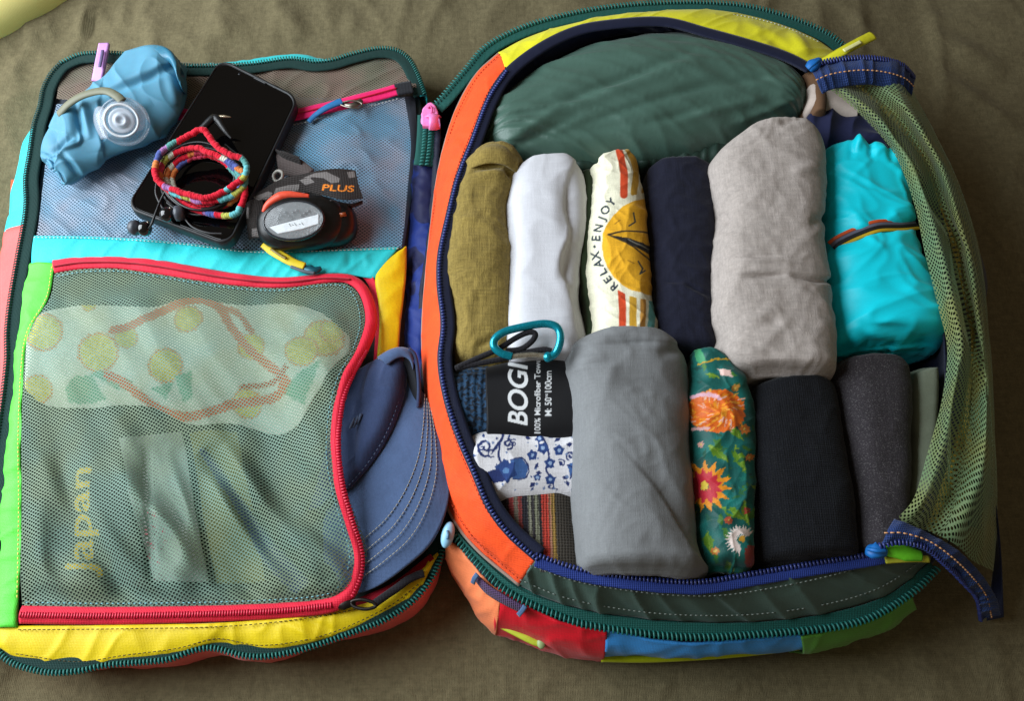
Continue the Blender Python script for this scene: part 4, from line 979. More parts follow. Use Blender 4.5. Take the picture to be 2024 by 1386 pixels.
# green puffy jacket in its bundle
jk = thing('packed_jacket', 'shiny dark green jacket bundled across the top of the compartment', 'jacket', P(1280, 200, 0.01), G_ROLL)
F_JACK = fabric('green_shell_fabric', (70, 100, 89), rough=0.42, mott=0.06, weave=0.06, spec=0.5, sheen=0.1, wrinkle=0.05)
roll('bundle', [(945,250),(972,205),(1038,148),(1115,104),(1212,68),(1325,50),(1430,60),(1522,98),(1576,145),(1596,195)],
     [(975,290),(1035,300),(1100,308),(1180,306),(1260,300),(1330,290),(1400,272),(1480,245),(1545,228),(1592,214)], 0.012, 0.088, F_JACK, jk, n=190, m=110, p=2.3, zt=0.84,
     wr=[(6, 8, 0.003, 0, 10), (5, 24, 0.0030, 0, 20), (6, 44, 0.0016, 1, 18), (12, 70, 0.0009, 1, 26), (12, 120, 0.0005, 1, 14), (6, 50, 0.0010, 2, 20), (10, 80, 0.0006, 2, 30)], seed=51, endr=0.12, end_min=0.3,
     creases=[((1060,215),(1380,105),7,-.003),((1070,230),(1390,120),8,.002),((1100,260),(1450,150),7,-.0024),((990,285),(1120,205),8,.002),((1000,298),(1150,222),7,-.0024),((1200,90),(1440,70),7,-.0016),((1300,190),(1580,140),7,-.002),((1250,250),(1400,215),6,-.002),((1330,240),(1520,190),7,.0022),((1430,250),(1590,190),6,.0018),((1030,275),(1270,240),8,-.0018)])
roll('ribbed_hem', [(1020,296),(1120,312),(1220,305),(1300,298),(1390,282),(1440,270)], [(1030,318),(1120,330),(1220,328),(1300,322),(1390,315),(1440,305)], 0.02, 0.066, fabric('dark_green_rib', (36, 58, 50), rough=0.5, wrinkle=0.1), jk, n=120, m=40, wr=[(160, 4, 0.002, 0, 0)], seed=52)

roll('rolled_garment', [(965,285),(925,315),(905,370),(893,440),(886,520),(888,600),(890,660),(900,702)], [(1000,285),(1030,312),(1018,345),(1002,400),(1002,480),(1008,570),(1008,640),(998,702)], 0.012, 0.090,
     fabric('olive_knit', (140, 120, 62), rough=0.95, mott=0.14, fuzz=0.6, weave=0.1, weave_mm=0.9, sheen=0.15, threads=0.4, wrinkle=0.1), label='olive mustard rolled garment beside the orange panel', cat='clothing', group=G_ROLL, wr=COTTON, seed=53, z_end=(0.004, -0.004),
     creases=[((925,330),(1005,320),7,-.005),((940,340),(1010,345),8,.004),((1000,330),(1015,350),5,-.005),((930,300),(1020,310),8,.004),((935,690),(990,660),6,-.003)])
roll('rolled_garment', [(1048,306),(1018,330),(1008,370),(1006,450),(1008,540),(1004,620),(1006,680),(1020,705)], [(1118,302),(1148,325),(1156,370),(1154,440),(1144,510),(1148,580),(1160,640),(1162,700)], 0.012, 0.092,
     fabric('white_jersey', (208, 208, 214), rough=0.9, mott=0.03, fuzz=0.3, sheen=0.1, threads=0.08, wrinkle=0.08), label='plain white rolled shirt beside the olive roll', cat='clothing', group=G_ROLL, wr=[(9, 11, 0.0026, 0, 10), (22, 26, 0.0007, 1, 70), (36, 60, 0.0003, 1, 25)], seed=55, steps=[([(1152,300),(1126,340),(1116,400),(1124,460),(1108,520),(1122,570),(1140,630),(1148,720)], .0034, 45)],
     creases=[((1118,340),(1122,480),14,-.004),((1130,480),(1112,560),10,-.003),((1140,560),(1150,680),10,-.003),((1020,400),(1014,640),6,-.002)])
roll('rolled_garment', [(1150,335),(1152,420),(1150,520),(1160,600),(1166,680)], [(1168,330),(1172,420),(1172,520),(1176,600),(1180,680)], 0.012, 0.080,
     fabric('forest_green_cloth', (44, 58, 36), rough=0.9), label='narrow dark green roll squeezed beside the white shirt', cat='clothing', group=G_ROLL, wr=COTTON, seed=56, n=70, m=40)
og = [o for o in COL.objects if o.name.startswith('rolled_garment')][0]
loft('folded_flap', [[(918,318,.080),(940,300,.088),(968,286,.091),(998,286,.090),(1028,308,.082)], [(925,334,.088),(950,326,.0935),(975,322,.0955),(1000,326,.0945),(1022,342,.087)]], MATS['olive_knit'], og, n=60, m=20, bulge=0.004, wr=[(30, 20, 0.002, 0, 0)], seed=3, thick=0.002)
# cream shirt with the sun print
cv = Canvas(1150, 270, 1320, 690, (238, 234, 208))
RED, GOLD, TEALC, INK, SUN = (206, 72, 34), (200, 152, 44), (104, 176, 176), (44, 54, 64), (240, 178, 38)
cv.stroke([(1223,292),(1232,340),(1232,388)], 14, RED); cv.stroke([(1238,286),(1254,330),(1250,384)], 11, GOLD); cv.stroke([(1248,286),(1268,330),(1268,384)], 9, GOLD); cv.stroke([(1262,300),(1282,350),(1284,390)], 8, GOLD)
cv.stroke([(1228,572),(1230,612),(1230,662)], 14, RED); cv.stroke([(1250,578),(1250,662)], 13, GOLD, smooth=False); cv.stroke([(1268,588),(1267,662)], 10, (196, 140, 60), smooth=False); cv.stroke([(1284,600),(1281,662)], 11, TEALC, smooth=False); cv.stroke([(1298,604),(1298,662)], 8, (190, 80, 40), smooth=False)
cv.ell(1290, 488, 112, 108, (238, 234, 208)); cv.ell(1292, 488, 101, 97, SUN)
cv.poly([(1203,467),(1245,473),(1300,496),(1300,516),(1270,498),(1235,480)], (40, 38, 36)); cv.stroke([(1203,467),(1240,460),(1300,462)], 3, (60, 48, 30)); cv.stroke([(1203,467),(1245,486),(1300,530)], 2.5, (60, 48, 30)); cv.stroke([(1240,474),(1270,490),(1300,500)], 2, (150, 150, 140))
cv.stroke([(1249,424),(1253,441),(1242,449)], 2.6, INK, smooth=False); cv.stroke([(1260,518),(1268,532),(1263,543),(1272,536)], 2.6, INK, smooth=False); cv.stroke([(1215,445),(1225,438)], 2, (170, 120, 30), smooth=False); cv.stroke([(1240,516),(1252,522)], 2, (170, 120, 30), smooth=False)
for ch, (x, y) in zip('RELAX·ENJOY', [(1212,566),(1201,553),(1192,539),(1184,523),(1179,507),(1178,489),(1181,473),(1185,453),(1190,434),(1197,417),(1208,401)]):
    up_ = np.array([x-1290, y-484.0]); rot = math.degrees(math.atan2(-up_[1], up_[0])) - 90
    cv.text(ch, (x, y), 15.5, rot, INK, bold=0.03, center=True) if ch != '·' else cv.ell(x, y, 2.6, 2.6, INK)
cv.speckle(0.02)
roll('rolled_garment', [(1190,302),(1170,318),(1176,350),(1168,420),(1166,500),(1166,580),(1168,640),(1172,690)], [(1244,285),(1258,305),(1266,350),(1276,420),(1284,500),(1290,570),(1297,640),(1300,690)], 0.012, 0.093,
     fabric('cream_print_cotton', (255, 255, 255), attr=True, rough=0.85, mott=0.06, fuzz=0.3, threads=0.14, wrinkle=0.1), label='cream rolled shirt printed with a yellow sun and RELAX ENJOY', cat='clothing', group=G_ROLL, n=330, m=300, p=2.8, wr=[(12, 16, 0.0022, 0, 10), (28, 28, 0.0010, 1, 60), (40, 85, 0.0007, 1, 25), (75, 40, 0.0005, 1, 65)], seed=57, canvas=cv,
     creases=[((1175,318),(1190,325),5,-.003),((1250,300),(1268,340),7,.002)])
roll('rolled_garment', [(1300,312),(1286,330),(1284,400),(1292,480),(1296,560),(1302,640),(1310,690)], [(1392,306),(1412,325),(1420,390),(1418,470),(1414,550),(1416,630),(1425,690)], 0.012, 0.088,
     fabric('navy_jersey', (22, 24, 42), rough=0.9, mott=0.1, fuzz=0.4, sheen=0.12, threads=0.25, wrinkle=0.1), label='dark navy rolled garment beside the cream sun shirt', cat='clothing', group=G_ROLL, wr=[(10, 14, 0.0025, 0, 10), (26, 30, 0.0008, 1, 30), (40, 85, 0.0007, 1, 25), (75, 40, 0.0005, 1, 65)], seed=58, steps=[([(1280,545),(1340,556),(1380,575),(1430,600)], .0014, 40)],
     creases=[((1305,552),(1350,560),3,-.0025),((1350,560),(1405,590),3,-.0025)])
roll('rolled_garment', [(1500,232),(1445,262),(1414,296),(1418,350),(1432,410),(1424,480),(1424,550),(1420,600),(1432,645),(1428,680),(1445,708),(1480,724)], [(1590,224),(1628,258),(1640,310),(1641,380),(1640,450),(1652,520),(1660,580),(1668,630),(1666,680),(1662,708),(1654,718),(1645,724)], 0.012, 0.108,
     fabric('grey_linen', (174, 164, 158), rough=0.92, mott=0.12, fuzz=0.5, sheen=0.1, mott_scale=260, wrinkle=0.12, threads=0.20), label='large pale grey linen roll, tallest in the upper row', cat='clothing', group=G_ROLL, n=170, m=110,
     wr=[(10, 11, 0.0030, 0, 10), (20, 22, 0.0010, 1, 70), (40, 85, 0.0005, 1, 25), (75, 40, 0.0004, 1, 65)], seed=59, steps=[([(1690,566),(1620,548),(1550,540),(1440,548)], .0014, 30), ([(1560,512),(1500,510),(1400,498)], .0007, 25)],
     creases=[((1460,545),(1560,540),3.5,-.004),((1560,540),(1665,560),3.5,-.004),((1440,505),(1550,508),5,-.0025),((1440,512),(1550,515),5,.0025),((1470,640),(1550,600),10,.0012),((1460,655),(1550,630),10,-.0012),((1500,690),(1570,620),8,.0012),((1420,420),(1440,440),8,-.004),((1430,690),(1520,700),9,.002),((1540,240),(1590,235),6,-.003),((1560,340),(1620,330),8,.002),((1600,440),(1640,430),9,-.003)])
# cyan rain jacket held by an elastic band
cy = thing('rain_jacket', 'bright cyan rolled rain jacket held by a striped elastic band', 'jacket', P(1740, 480, 0.01), G_ROLL)
cyo = roll('jacket_roll', [(1660,268),(1648,310),(1648,370),(1656,440),(1656,490),(1660,550),(1666,610),(1672,664)], [(1775,288),(1796,310),(1812,370),(1826,445),(1838,490),(1856,550),(1878,610),(1888,646)], 0.012, 0.094,
     fabric('cyan_ripstop', (0, 222, 242), rough=0.5, mott=0.05, fuzz=0.1, sheen=0.1, spec=0.4), cy, n=170, m=110, end_min=0.45,
     wr=[(12, 12, 0.003, 0, 10), (14, 22, 0.0018, 1, 70), (34, 40, 0.0011, 1, 30), (14, 22, 0.0014, 2, 50), (24, 34, 0.0008, 2, 100)], seed=60,
     creases=[((1654,478),(1740,448),7,-.005),((1740,448),(1818,440),7,-.005),((1700,268),(1690,300),7,.004),((1715,262),(1725,320),5,-.003),((1750,270),(1764,325),5,-.003),((1690,262),(1680,320),5,-.002),((1780,280),(1785,330),5,-.002),((1700,640),(1800,650),6,-.003),((1710,655),(1810,670),6,.003),((1740,668),(1760,690),5,-.004),((1790,660),(1840,690),6,-.003),((1680,660),(1720,690),7,.003)])
BANDP = [(1650,490,.074),(1658,482,.078),(1666,474,.088),(1682,464,.09),(1712,453,.0945),(1745,446,.0965),(1780,442,.0935),(1800,441,.083),(1812,441,.083)]
band = drape(cyo, [(1648,491,.074),(1660,481,.08),(1690,461,.09),(1735,448,.096),(1780,443,.093),(1812,442,.083)], 0.0016)
for k, (nm, rgb) in enumerate((('orange', (206, 84, 36)), ('slate', (96, 96, 112)), ('black', (24, 22, 24)), ('ochre', (196, 160, 30)))):
    bo = ribbon('elastic_band', band, 0.0025, plain('elastic_'+nm, rgb, rough=0.6), cy, n=60, m=5, arch=0.0003, thick=0.001, shift=(k-1.5)*0.0025)
    bo['label'] = nm + ' stripe of the elastic band'

# lower row
roll('rolled_garment', [(1190,640),(1136,660),(1120,700),(1130,760),(1140,840),(1142,920),(1146,1000),(1150,1070),(1156,1116)], [(1310,646),(1350,662),(1366,702),(1368,770),(1370,850),(1374,930),(1382,1000),(1396,1070),(1409,1116)], 0.012, 0.106,
     fabric('grey_stretch_cloth', (124, 126, 128), rough=0.75, mott=0.06, fuzz=0.3, weave=0.04, weave_mm=1.3, sheen=0.15, threads=0.12, wrinkle=0.06), label='large smooth mid grey roll in the middle of the lower row', cat='clothing', group=G_ROLL, n=170, m=110, p=2.7,
     wr=[(8, 11, 0.003, 0, 10), (18, 22, 0.0012, 0, 50), (30, 60, 0.0006, 1, 30), (60, 40, 0.0004, 1, 65)], seed=61, steps=[([(1380,690),(1320,676),(1240,672),(1110,690)], .0016, 30), ([(1110,735),(1160,725),(1230,722)], .0014, 25), ([(1245,905),(1310,980),(1370,1085),(1420,1150)], .0026, 55)],
     creases=[((1195,668),(1300,678),8,-.003),((1300,700),(1350,690),9,-.003),((1210,740),(1350,780),22,-.003),((1270,900),(1390,1120),24,-.0034),((1320,860),(1400,1080),22,.0024),((1270,1060),(1350,1110),18,-.0022),((1130,720),(1200,705),9,.002)])
cf = Canvas(1350, 670, 1520, 1150, (14, 96, 90), jit=2.2)
cf.a *= (1 + .28*fbm(cf.X/60, cf.Y/60, 5))[..., None]
LEAF, LEAF2, ORG, ORG2, ROSE = (94, 138, 30), (60, 112, 40), (240, 150, 28), (226, 104, 20), (206, 40, 60)
rs = random.Random(4)
for k in range(34):
    x, y, a = rs.uniform(1390, 1500), rs.uniform(840, 1120), rs.uniform(30, 110)
    d = np.array([math.cos(math.radians(a)), math.sin(math.radians(a))])*rs.uniform(14, 30); q = np.array([-d[1], d[0]])*0.22
    cf.poly([(x, y), (x, y)+d*.5+q, (x, y)+d, (x, y)+d*.5-q], LEAF2 if k % 2 else (22, 84, 66))
for x, y, a, l in ((1400,880,40,55),(1452,880,70,60),(1440,840,50,46),(1395,740,20,30),(1425,1000,30,60),(1470,990,80,50),(1400,1050,80,50),(1440,1110,60,24),(1480,960,20,30),(1375,1010,100,60)):
    d = np.array([math.cos(math.radians(a)), math.sin(math.radians(a))])*l; q = np.array([-d[1], d[0]])*0.2
    cf.poly([(x, y), (x, y)+d*.35+q, (x, y)+d, (x, y)+d*.45-q*.8], LEAF); cf.stroke([(x, y), (x+d[0]*.9, y+d[1]*.9)], 1.2, (150, 170, 70), smooth=False)
for k in range(60):
    x, y, a = rs.uniform(1372, 1500), rs.uniform(700, 1130), rs.uniform(0, 180)
    d = np.array([math.cos(math.radians(a)), math.sin(math.radians(a))])*rs.uniform(8, 20); q = np.array([-d[1], d[0]])*0.24
    cf.poly([(x, y), (x, y)+d*.5+q, (x, y)+d, (x, y)+d*.5-q], rs.choice([(40, 100, 60), (70, 124, 50), (16, 76, 70), (24, 116, 104)]))
for x, y, r, c_ in ((1470,850,12,(196,110,40)),(1480,905,9,(210,130,50)),(1440,1030,9,(196,90,60)),(1386,880,8,(200,150,140)),(1476,1010,8,(180,70,60)),(1415,1090,9,(200,120,50)),(1450,770,8,(196,140,60))):
    cf.petals(x, y, 1, r, 7, r*.35, c_, x % 50); cf.ell(x, y, 2.4, 2.4, (220, 190, 90))
cf.stroke([(1385,722),(1410,713),(1442,714)], 3, (210, 160, 40)); cf.poly([(1415,730),(1440,738),(1444,750),(1425,746)], (228, 190, 180)); cf.poly([(1376,690),(1392,700),(1398,716),(1384,720)], (70, 160, 110))
cf.ell(1418, 815, 54, 42, ORG2)
for k in range(120):
    a, r0 = rs.uniform(0, 6.28), rs.uniform(4, 44)
    x, y = 1420+r0*math.cos(a)*1.15, 815+r0*math.sin(a)*.88
    cf.stroke([(x, y), (x+9*math.cos(a+.6), y+8*math.sin(a+.6))], 2.4, rs.choice([ORG, (250, 178, 60), (196, 80, 20), ORG, (236, 190, 176)]), smooth=False)
cf.stroke([(1374,788),(1400,782),(1420,790)], 7, (232, 180, 196)); cf.stroke([(1374,850),(1400,848)], 6, (220, 170, 170))
cf.petals(1394, 962, 6, 54, 15, 8, ORG, 5); cf.petals(1394, 962, 5, 36, 13, 7, ROSE, 15); cf.ell(1392, 960, 8, 9, (240, 210, 70))
cf.petals(1464, 1068, 6, 32, 17, 3.2, (232, 214, 206), 100, a1=235); cf.ell(1466, 1066, 6, 6, (190, 140, 40)); cf.ell(1484, 1100, 14, 22, (130, 50, 40)); cf.ell(1384, 1122, 14, 6, (190, 110, 130))
cf.speckle(0.03)
roll('rolled_garment', [(1388,692),(1378,730),(1372,790),(1374,870),(1380,940),(1390,1000),(1402,1070),(1410,1114)], [(1412,690),(1455,722),(1485,775),(1495,850),(1496,930),(1494,1000),(1492,1070),(1490,1112)], 0.012, 0.096,
     fabric('teal_floral_cotton', (255, 255, 255), attr=True, rough=0.55, mott=0.1, fuzz=0.2, spec=0.4, threads=0.1, wrinkle=0.1), label='glossy teal roll with orange flowers beside the mid grey roll', cat='clothing', group=G_ROLL, n=330, m=280, wr=[(12, 14, 0.0028, 0, 10), (28, 24, 0.0016, 1, 40), (40, 85, 0.0007, 1, 25), (75, 40, 0.0005, 1, 65)], seed=62, canvas=cf, creases=[((1440,770),(1480,830),9,-.003),((1420,730),(1470,760),8,.003)])
roll('rolled_garment', [(1510,746),(1490,780),(1488,860),(1494,940),(1500,1010),(1508,1065),(1514,1106)], [(1625,736),(1662,756),(1676,830),(1684,910),(1694,980),(1703,1048),(1710,1094)], 0.012, 0.095,
     fabric('black_knit', (13, 15, 21), rough=0.95, mott=0.15, fuzz=0.7, weave=0.3, weave_mm=1.4, sheen=0.08, fleck=0.02, threads=0.4), label='black knitted roll below the pale grey linen roll', cat='clothing', group=G_ROLL, wr=SOFT, seed=63)
roll('rolled_garment', [(1685,700),(1668,730),(1680,800),(1696,880),(1706,960),(1716,1040),(1724,1085)], [(1775,694),(1806,716),(1810,790),(1808,870),(1806,950),(1800,1020),(1786,1075)], 0.012, 0.092,
     fabric('charcoal_marl', (50, 46, 50), rough=0.95, mott=0.2, fuzz=0.7, fleck=0.16, sheen=0.12, threads=0.3), label='charcoal grey fleecy roll below the cyan jacket', cat='clothing', group=G_ROLL, wr=SOFT, seed=64)
roll('rolled_garment', [(1812,726),(1808,800),(1810,880),(1806,980)], [(1862,716),(1862,800),(1850,880),(1838,980)], 0.012, 0.082,
     fabric('sage_grey_cotton', (128, 136, 118), rough=0.9), label='sage grey roll half hidden under the net flap', cat='clothing', group=G_ROLL, wr=SOFT, seed=65, n=70, m=50)
# towel in its pouch
tw = thing('towel_pouch', 'black towel pouch lettered BOGI with a blue net side', 'pouch', P(1030, 770, 0.01))
ct = Canvas(930, 680, 1170, 860, (14, 14, 18))
ct.text('BOGI', (1042, 842), 38, 90, (228, 230, 232), bold=0.02, shear=0.25, width=128)
ct.text('100% Microfiber Towel', (1068, 858), 11.5, 90, (222, 224, 226), bold=0.02, width=150)
ct.text('M: 50*100cm', (1090, 822), 13, 90, (222, 224, 226), bold=0.015, width=88)
roll('pouch_body', [(952,716),(1000,706),(1050,700),(1100,700),(1138,708),(1150,720)], [(956,868),(1000,872),(1050,874),(1100,874),(1140,872),(1150,866)], 0.012, 0.086, fabric('black_pouch_nylon', (255, 255, 255), attr=True, rough=0.55, mott=0.04, fuzz=0.15), tw, n=260, m=330, p=3.4, wr=[(12, 16, 0.002, 0, 10), (30, 20, 0.0008, 0, 50)], seed=66, canvas=ct)
roll('net_side', [(885,735),(915,722),(940,715),(968,712)], [(895,862),(915,868),(940,870),(968,870)], 0.012, 0.082, fabric('blue_net_cloth', (30, 62, 92), rough=0.8, weave=1.0, weave_mm=4.5, two=((14, 26, 40), 400.0, 0.5)), tw, n=80, m=90, p=3.2, wr=[(20, 20, 0.002, 0, 0)], seed=67)
M_CORD = fabric('black_cord', (26, 24, 30))
tube('drawcord', spline(W([(905,726,.090),(945,708,.093),(985,690,.096),(1020,668,.099),(1045,657,.101),(1058,660,.101),(1052,674,.100),(1030,690,.097),(1000,694,.095)]), 90), 0.0019, M_CORD, tw)
tube('drawcord', spline(W([(900,728,.089),(950,718,.092),(1000,708,.094),(1040,697,.096),(1075,691,.098),(1090,694,.098)]), 70), 0.0019, M_CORD, tw)
# carabiner
kb = thing('carabiner', 'aqua metal carabiner clipped to the towel pouch cord', 'carabiner', P(1040, 680, 0.09))
M_ANOD = plain('aqua_anodised_metal', (10, 150, 172), rough=0.25, metal=0.55, coat=0.3)
tube('hook', spline(W([(1012,705,.098),(990,698,.099),(976,684,.100),(980,668,.101),(1000,655,.102),(1040,645,.103),(1075,640,.103),(1098,645,.103),(1107,660,.102),(1106,680,.101),(1098,698,.099),(1084,708,.098)]), 140), 0.0026, M_ANOD, kb, k=14)
tube('gate', spline(W([(1012,705,.098),(1030,703,.0982),(1050,702,.0982),(1068,703,.098),(1080,706,.098)]), 30), 0.0019, plain('brushed_steel', (200, 195, 180), rough=0.3, metal=0.9), kb, k=12)
blob('gate_pin', P(1083, 706, .0985), (.003, .0034, .003), M_ANOD, kb)
# blue floral cloth
cb = Canvas(920, 820, 1160, 970, (222, 220, 224), jit=1.2)
NV, BL, BM = (34, 48, 100), (62, 98, 156), (40, 66, 124)
def spiral(cx, cy, r, turns, a0, dirn=1, w=4):
    t = np.linspace(0, turns*2*np.pi, 24); rr = r*(1-t/t[-1]*.82); a = a0 + dirn*t
    cb.stroke(np.stack([cx+rr*np.cos(a), cy+rr*np.sin(a)], -1), w, NV)
spiral(960, 888, 17, 1.3, 1.2, 1, 4.5); spiral(1004, 880, 11, 1.2, 1.5, -1, 4); spiral(1128, 900, 9, 1.2, 2.0, 1, 3.5); spiral(950, 846, 9, 1.2, 0, 1, 3.5)
cb.stroke([(976,894),(992,870),(996,852),(1015,838)], 5, NV); cb.stroke([(988,880),(986,905),(998,925)], 4, NV)
cb.stroke([(1055,845),(1075,870),(1085,900),(1080,930),(1095,950)], 4, NV); cb.stroke([(1085,865),(1100,862)], 3, NV)
for x, y, r in ((1073,886,13),(1052,900,12),(1105,890,12),(1087,915,12),(1088,948,12),(1066,868,9),(1062,944,8)):
    cb.petals(x, y, 1, r, 5, r*.45, BM, x*7 % 60); cb.ell(x, y, 3.6, 3.6, (150, 175, 210))
for x, y, a in ((1050,868,200),(1096,872,-30),(1118,880,-10),(1064,915,120),(1104,912,40),(1072,935,180),(1110,942,20),(1120,950,70),(1058,954,140)):
    d = np.array([math.cos(math.radians(a)), math.sin(math.radians(a))])*14; q = np.array([-d[1], d[0]])*.3
    cb.poly([(x, y), (x, y)+d*.5+q, (x, y)+d, (x, y)+d*.5-q], NV)
rb = random.Random(3)
for k in range(70):
    x, y, a = rb.uniform(935, 1145), rb.uniform(842, 985), rb.uniform(0, 360)
    d = np.array([math.cos(math.radians(a)), math.sin(math.radians(a))])*rb.uniform(4, 9); q = np.array([-d[1], d[0]])*.35
    cb.poly([(x, y), (x, y)+d*.5+q, (x, y)+d, (x, y)+d*.5-q], rb.choice([NV, BM, (110, 130, 170)]))
for k in range(9):
    x, y = rb.uniform(940, 1140), rb.uniform(850, 970); spiral(x, y, rb.uniform(5, 9), 1.1, rb.uniform(0, 6), rb.choice([-1, 1]), 2.2)
cb.poly([(985,846),(1010,834),(1040,838),(1050,850),(1030,860),(1012,852),(1000,858)], BL); cb.poly([(1060,838),(1080,836),(1084,846),(1066,850)], BL)
cb.poly([(1010,912),(1030,906),(1044,922),(1040,945),(1014,948),(1006,930)], BL); cb.stroke([(1010,912),(1030,906),(1044,922),(1040,945),(1014,948)], 2.5, NV)
cb.petals(1000, 932, 2, 24, 6, 10, BM, 20); cb.ell(1000, 932, 6, 6, (90, 130, 180)); cb.poly([(958,934),(985,928),(1000,950),(975,956)], NV)
cb.poly([(1122,918),(1145,908),(1150,942),(1128,946)], BL); cb.stroke([(1122,918),(1134,926),(1128,946)], 3, NV); cb.stroke([(1110,842),(1130,846),(1146,840)], 5, BL); cb.stroke([(1136,850),(1144,872)], 6, BM)
cb.speckle(0.02)
roll('floral_cloth', [(928,866),(952,848),(1000,840),(1050,842),(1100,842),(1140,838),(1152,846)], [(950,968),(975,980),(1010,985),(1050,988),(1100,988),(1140,986),(1152,978)], 0.012, 0.082,
     fabric('blue_floral_cotton', (255, 255, 255), attr=True, rough=0.85, mott=0.04, fuzz=0.3, weave=0.1, threads=0.16, wrinkle=0.1), label='white roll with navy blue flower print between towel pouch and striped knit', cat='clothing', group=G_ROLL, n=250, m=260, p=3.0, wr=[(16, 18, 0.0024, 0, 10), (30, 24, 0.0012, 1, 40)], seed=68, canvas=cb)
# striped knit
cs = Canvas(950, 940, 1170, 1150, (50, 44, 40), jit=1.0)
x = 985
for w, c_ in ((16, (46, 30, 30)), (10, (140, 50, 48)), (9, (120, 110, 96)), (8, (130, 52, 48)), (12, (34, 32, 40)), (7, (128, 128, 110)), (6, (48, 44, 48)), (8, (120, 122, 100)), (6, (40, 38, 40)), (14, (180, 56, 42)), (5, (160, 110, 88)), (8, (150, 118, 56)), (38, (62, 56, 48)), (7, (176, 130, 56)), (12, (126, 48, 40)), (7, (60, 30, 34))):
    x0 = x; cs.poly([(x0, 930), (x0+w, 930), (x0+w+10, 1155), (x0+10, 1155)], c_); x += w
for yy in range(945, 1150, 4): cs.stroke([(950, yy), (1170, yy+1)], 1.2, (30, 26, 26), op=0.35, smooth=False)
cs.speckle(0.06)
roll('striped_knit', [(982,965),(978,985),(985,1020),(1005,1060),(1030,1095),(1060,1135)], [(1140,962),(1148,985),(1150,1020),(1152,1060),(1155,1100),(1158,1135)], 0.012, 0.078,
     fabric('striped_wool', (255, 255, 255), attr=True, rough=0.95, mott=0.15, fuzz=0.7, weave=0.6, weave_mm=1.8, sheen=0.3), label='striped brown and red knit roll at the lower left of the compartment', cat='clothing', group=G_ROLL, n=230, m=230, p=3.2, wr=[(14, 14, 0.002, 0, 10)], seed=69, canvas=cs)
# odd bits at the top right corner
roll('folded_cloth', [(1596,222),(1640,218),(1690,225),(1740,262),(1775,300)], [(1600,262),(1640,270),(1690,282),(1730,300),(1765,325)], 0.012, 0.074, fabric('navy_cotton', (28, 32, 64), rough=0.9), label='crumpled navy cloth above the cyan jacket', cat='clothing', group=G_ROLL, wr=[(20, 20, 0.005, 1, 20), (40, 30, 0.003, 1, 60)], seed=70, n=90, m=60)
roll('folded_cloth', [(1606,158),(1625,165),(1650,172),(1690,190)], [(1600,208),(1630,216),(1660,220),(1700,228)], 0.012, 0.080, fabric('white_brown_cloth', (196, 180, 170), rough=0.9, two=((96, 70, 50), 30.0, 0.5)), label='small white and brown cloth tucked in the top right corner', cat='clothing', group=G_ROLL, wr=[(24, 24, 0.004, 1, 20)], seed=71, n=70, m=50)
roll('folded_cloth', [(1592,140),(1605,165),(1612,195),(1614,222)], [(1618,150),(1626,170),(1630,195),(1630,222)], 0.012, 0.083, fabric('brown_cotton', (104, 76, 54), rough=0.9), label='narrow brown fold beside the green jacket bundle', cat='clothing', group=G_ROLL, wr=[(24, 24, 0.003, 0, 20)], seed=72, n=60, m=40)

# ================================================================== things under the lower net
def under(d): return lambda x, y: zlow(x, y) - d
def flatpiece(name, a, b, mat, d, canvas=None, n=90, m=60, seed=0, amp=0.001, label=None, cat=None, lo=0.0285):
    A = [(x, y, max(lo, float(zlow(x, y))-d)) for x, y in a]; B = [(x, y, max(lo, float(zlow(x, y))-d)) for x, y in b]
    C0, C1 = resample(A, n), resample(B, n)
    v = np.linspace(0, 1, m)[None, :, None]
    V = C0[:, None]*(1-v) + C1[:, None]*v
    px = proj(V); V[..., 2] = below_net(px[..., 0], px[..., 1], d)
    U = np.linspace(0, length(C0), n)[:, None]*np.ones((1, m)); Q2 = np.linspace(0, .1, m)[None]*np.ones((n, 1))
    V[..., 2] = np.maximum(lo, V[..., 2] + np.minimum(0, wrinkles(U, Q2, [(20, 20, amp, 0, 0), (36, 40, amp*.7, 1, 40)], seed)))
    col = canvas.sample(px) if canvas is not None else None
    Nz = grid_normals(V)[..., 2].mean()
    if Nz < 0: V = V[:, ::-1]; col = None if col is None else col[:, ::-1]
    o = grid_obj(name, V, mat, None, col=col, thick=0.0012)
    if label: tag(o, label, cat)
    return o
cc = Canvas(30, 560, 720, 880, (216, 220, 206), sc=1.0, jit=2.5)
def slice_(x, y, r, rot=0, half=False):
    cc.ell(x, y, r, r*.96, (206, 140, 80)); cc.ell(x, y, r*.86, r*.83, (226, 214, 130)); 
    for k in range(8):
        a = math.radians(k*45+rot); d = np.array([math.cos(a), math.sin(a)]); q = np.array([-d[1], d[0]])
        cc.poly([(x, y)+d*r*.1, (x, y)+d*r*.76+q*r*.25, (x, y)+d*r*.8-q*r*.02, (x, y)+d*r*.74-q*r*.25], (206, 188, 50))
for a_ in ((88,658,40),(198,700,42),(252,670,24),(374,634,30),(332,728,36),(75,770,30),(640,672,42),(500,690,28),(655,655,24),(490,800,30),(176,600,16),(600,700,34)): slice_(*a_, rot=a_[0] % 40)
for pts in ([(180,740),(205,735),(230,745),(265,755),(270,775),(230,770)], [(130,770),(150,745),(185,745),(210,790),(160,800),(135,795)], [(350,750),(385,740),(385,790),(365,800)], [(560,780),(600,740),(640,720),(600,800)], [(330,790),(300,770),(350,760)]): cc.poly(pts, (110, 168, 138))
OR = (206, 96, 50)
cc.stroke([(225,655),(270,640),(330,610),(385,592),(430,605),(460,650),(500,700),(550,740),(570,760)], 17, OR)
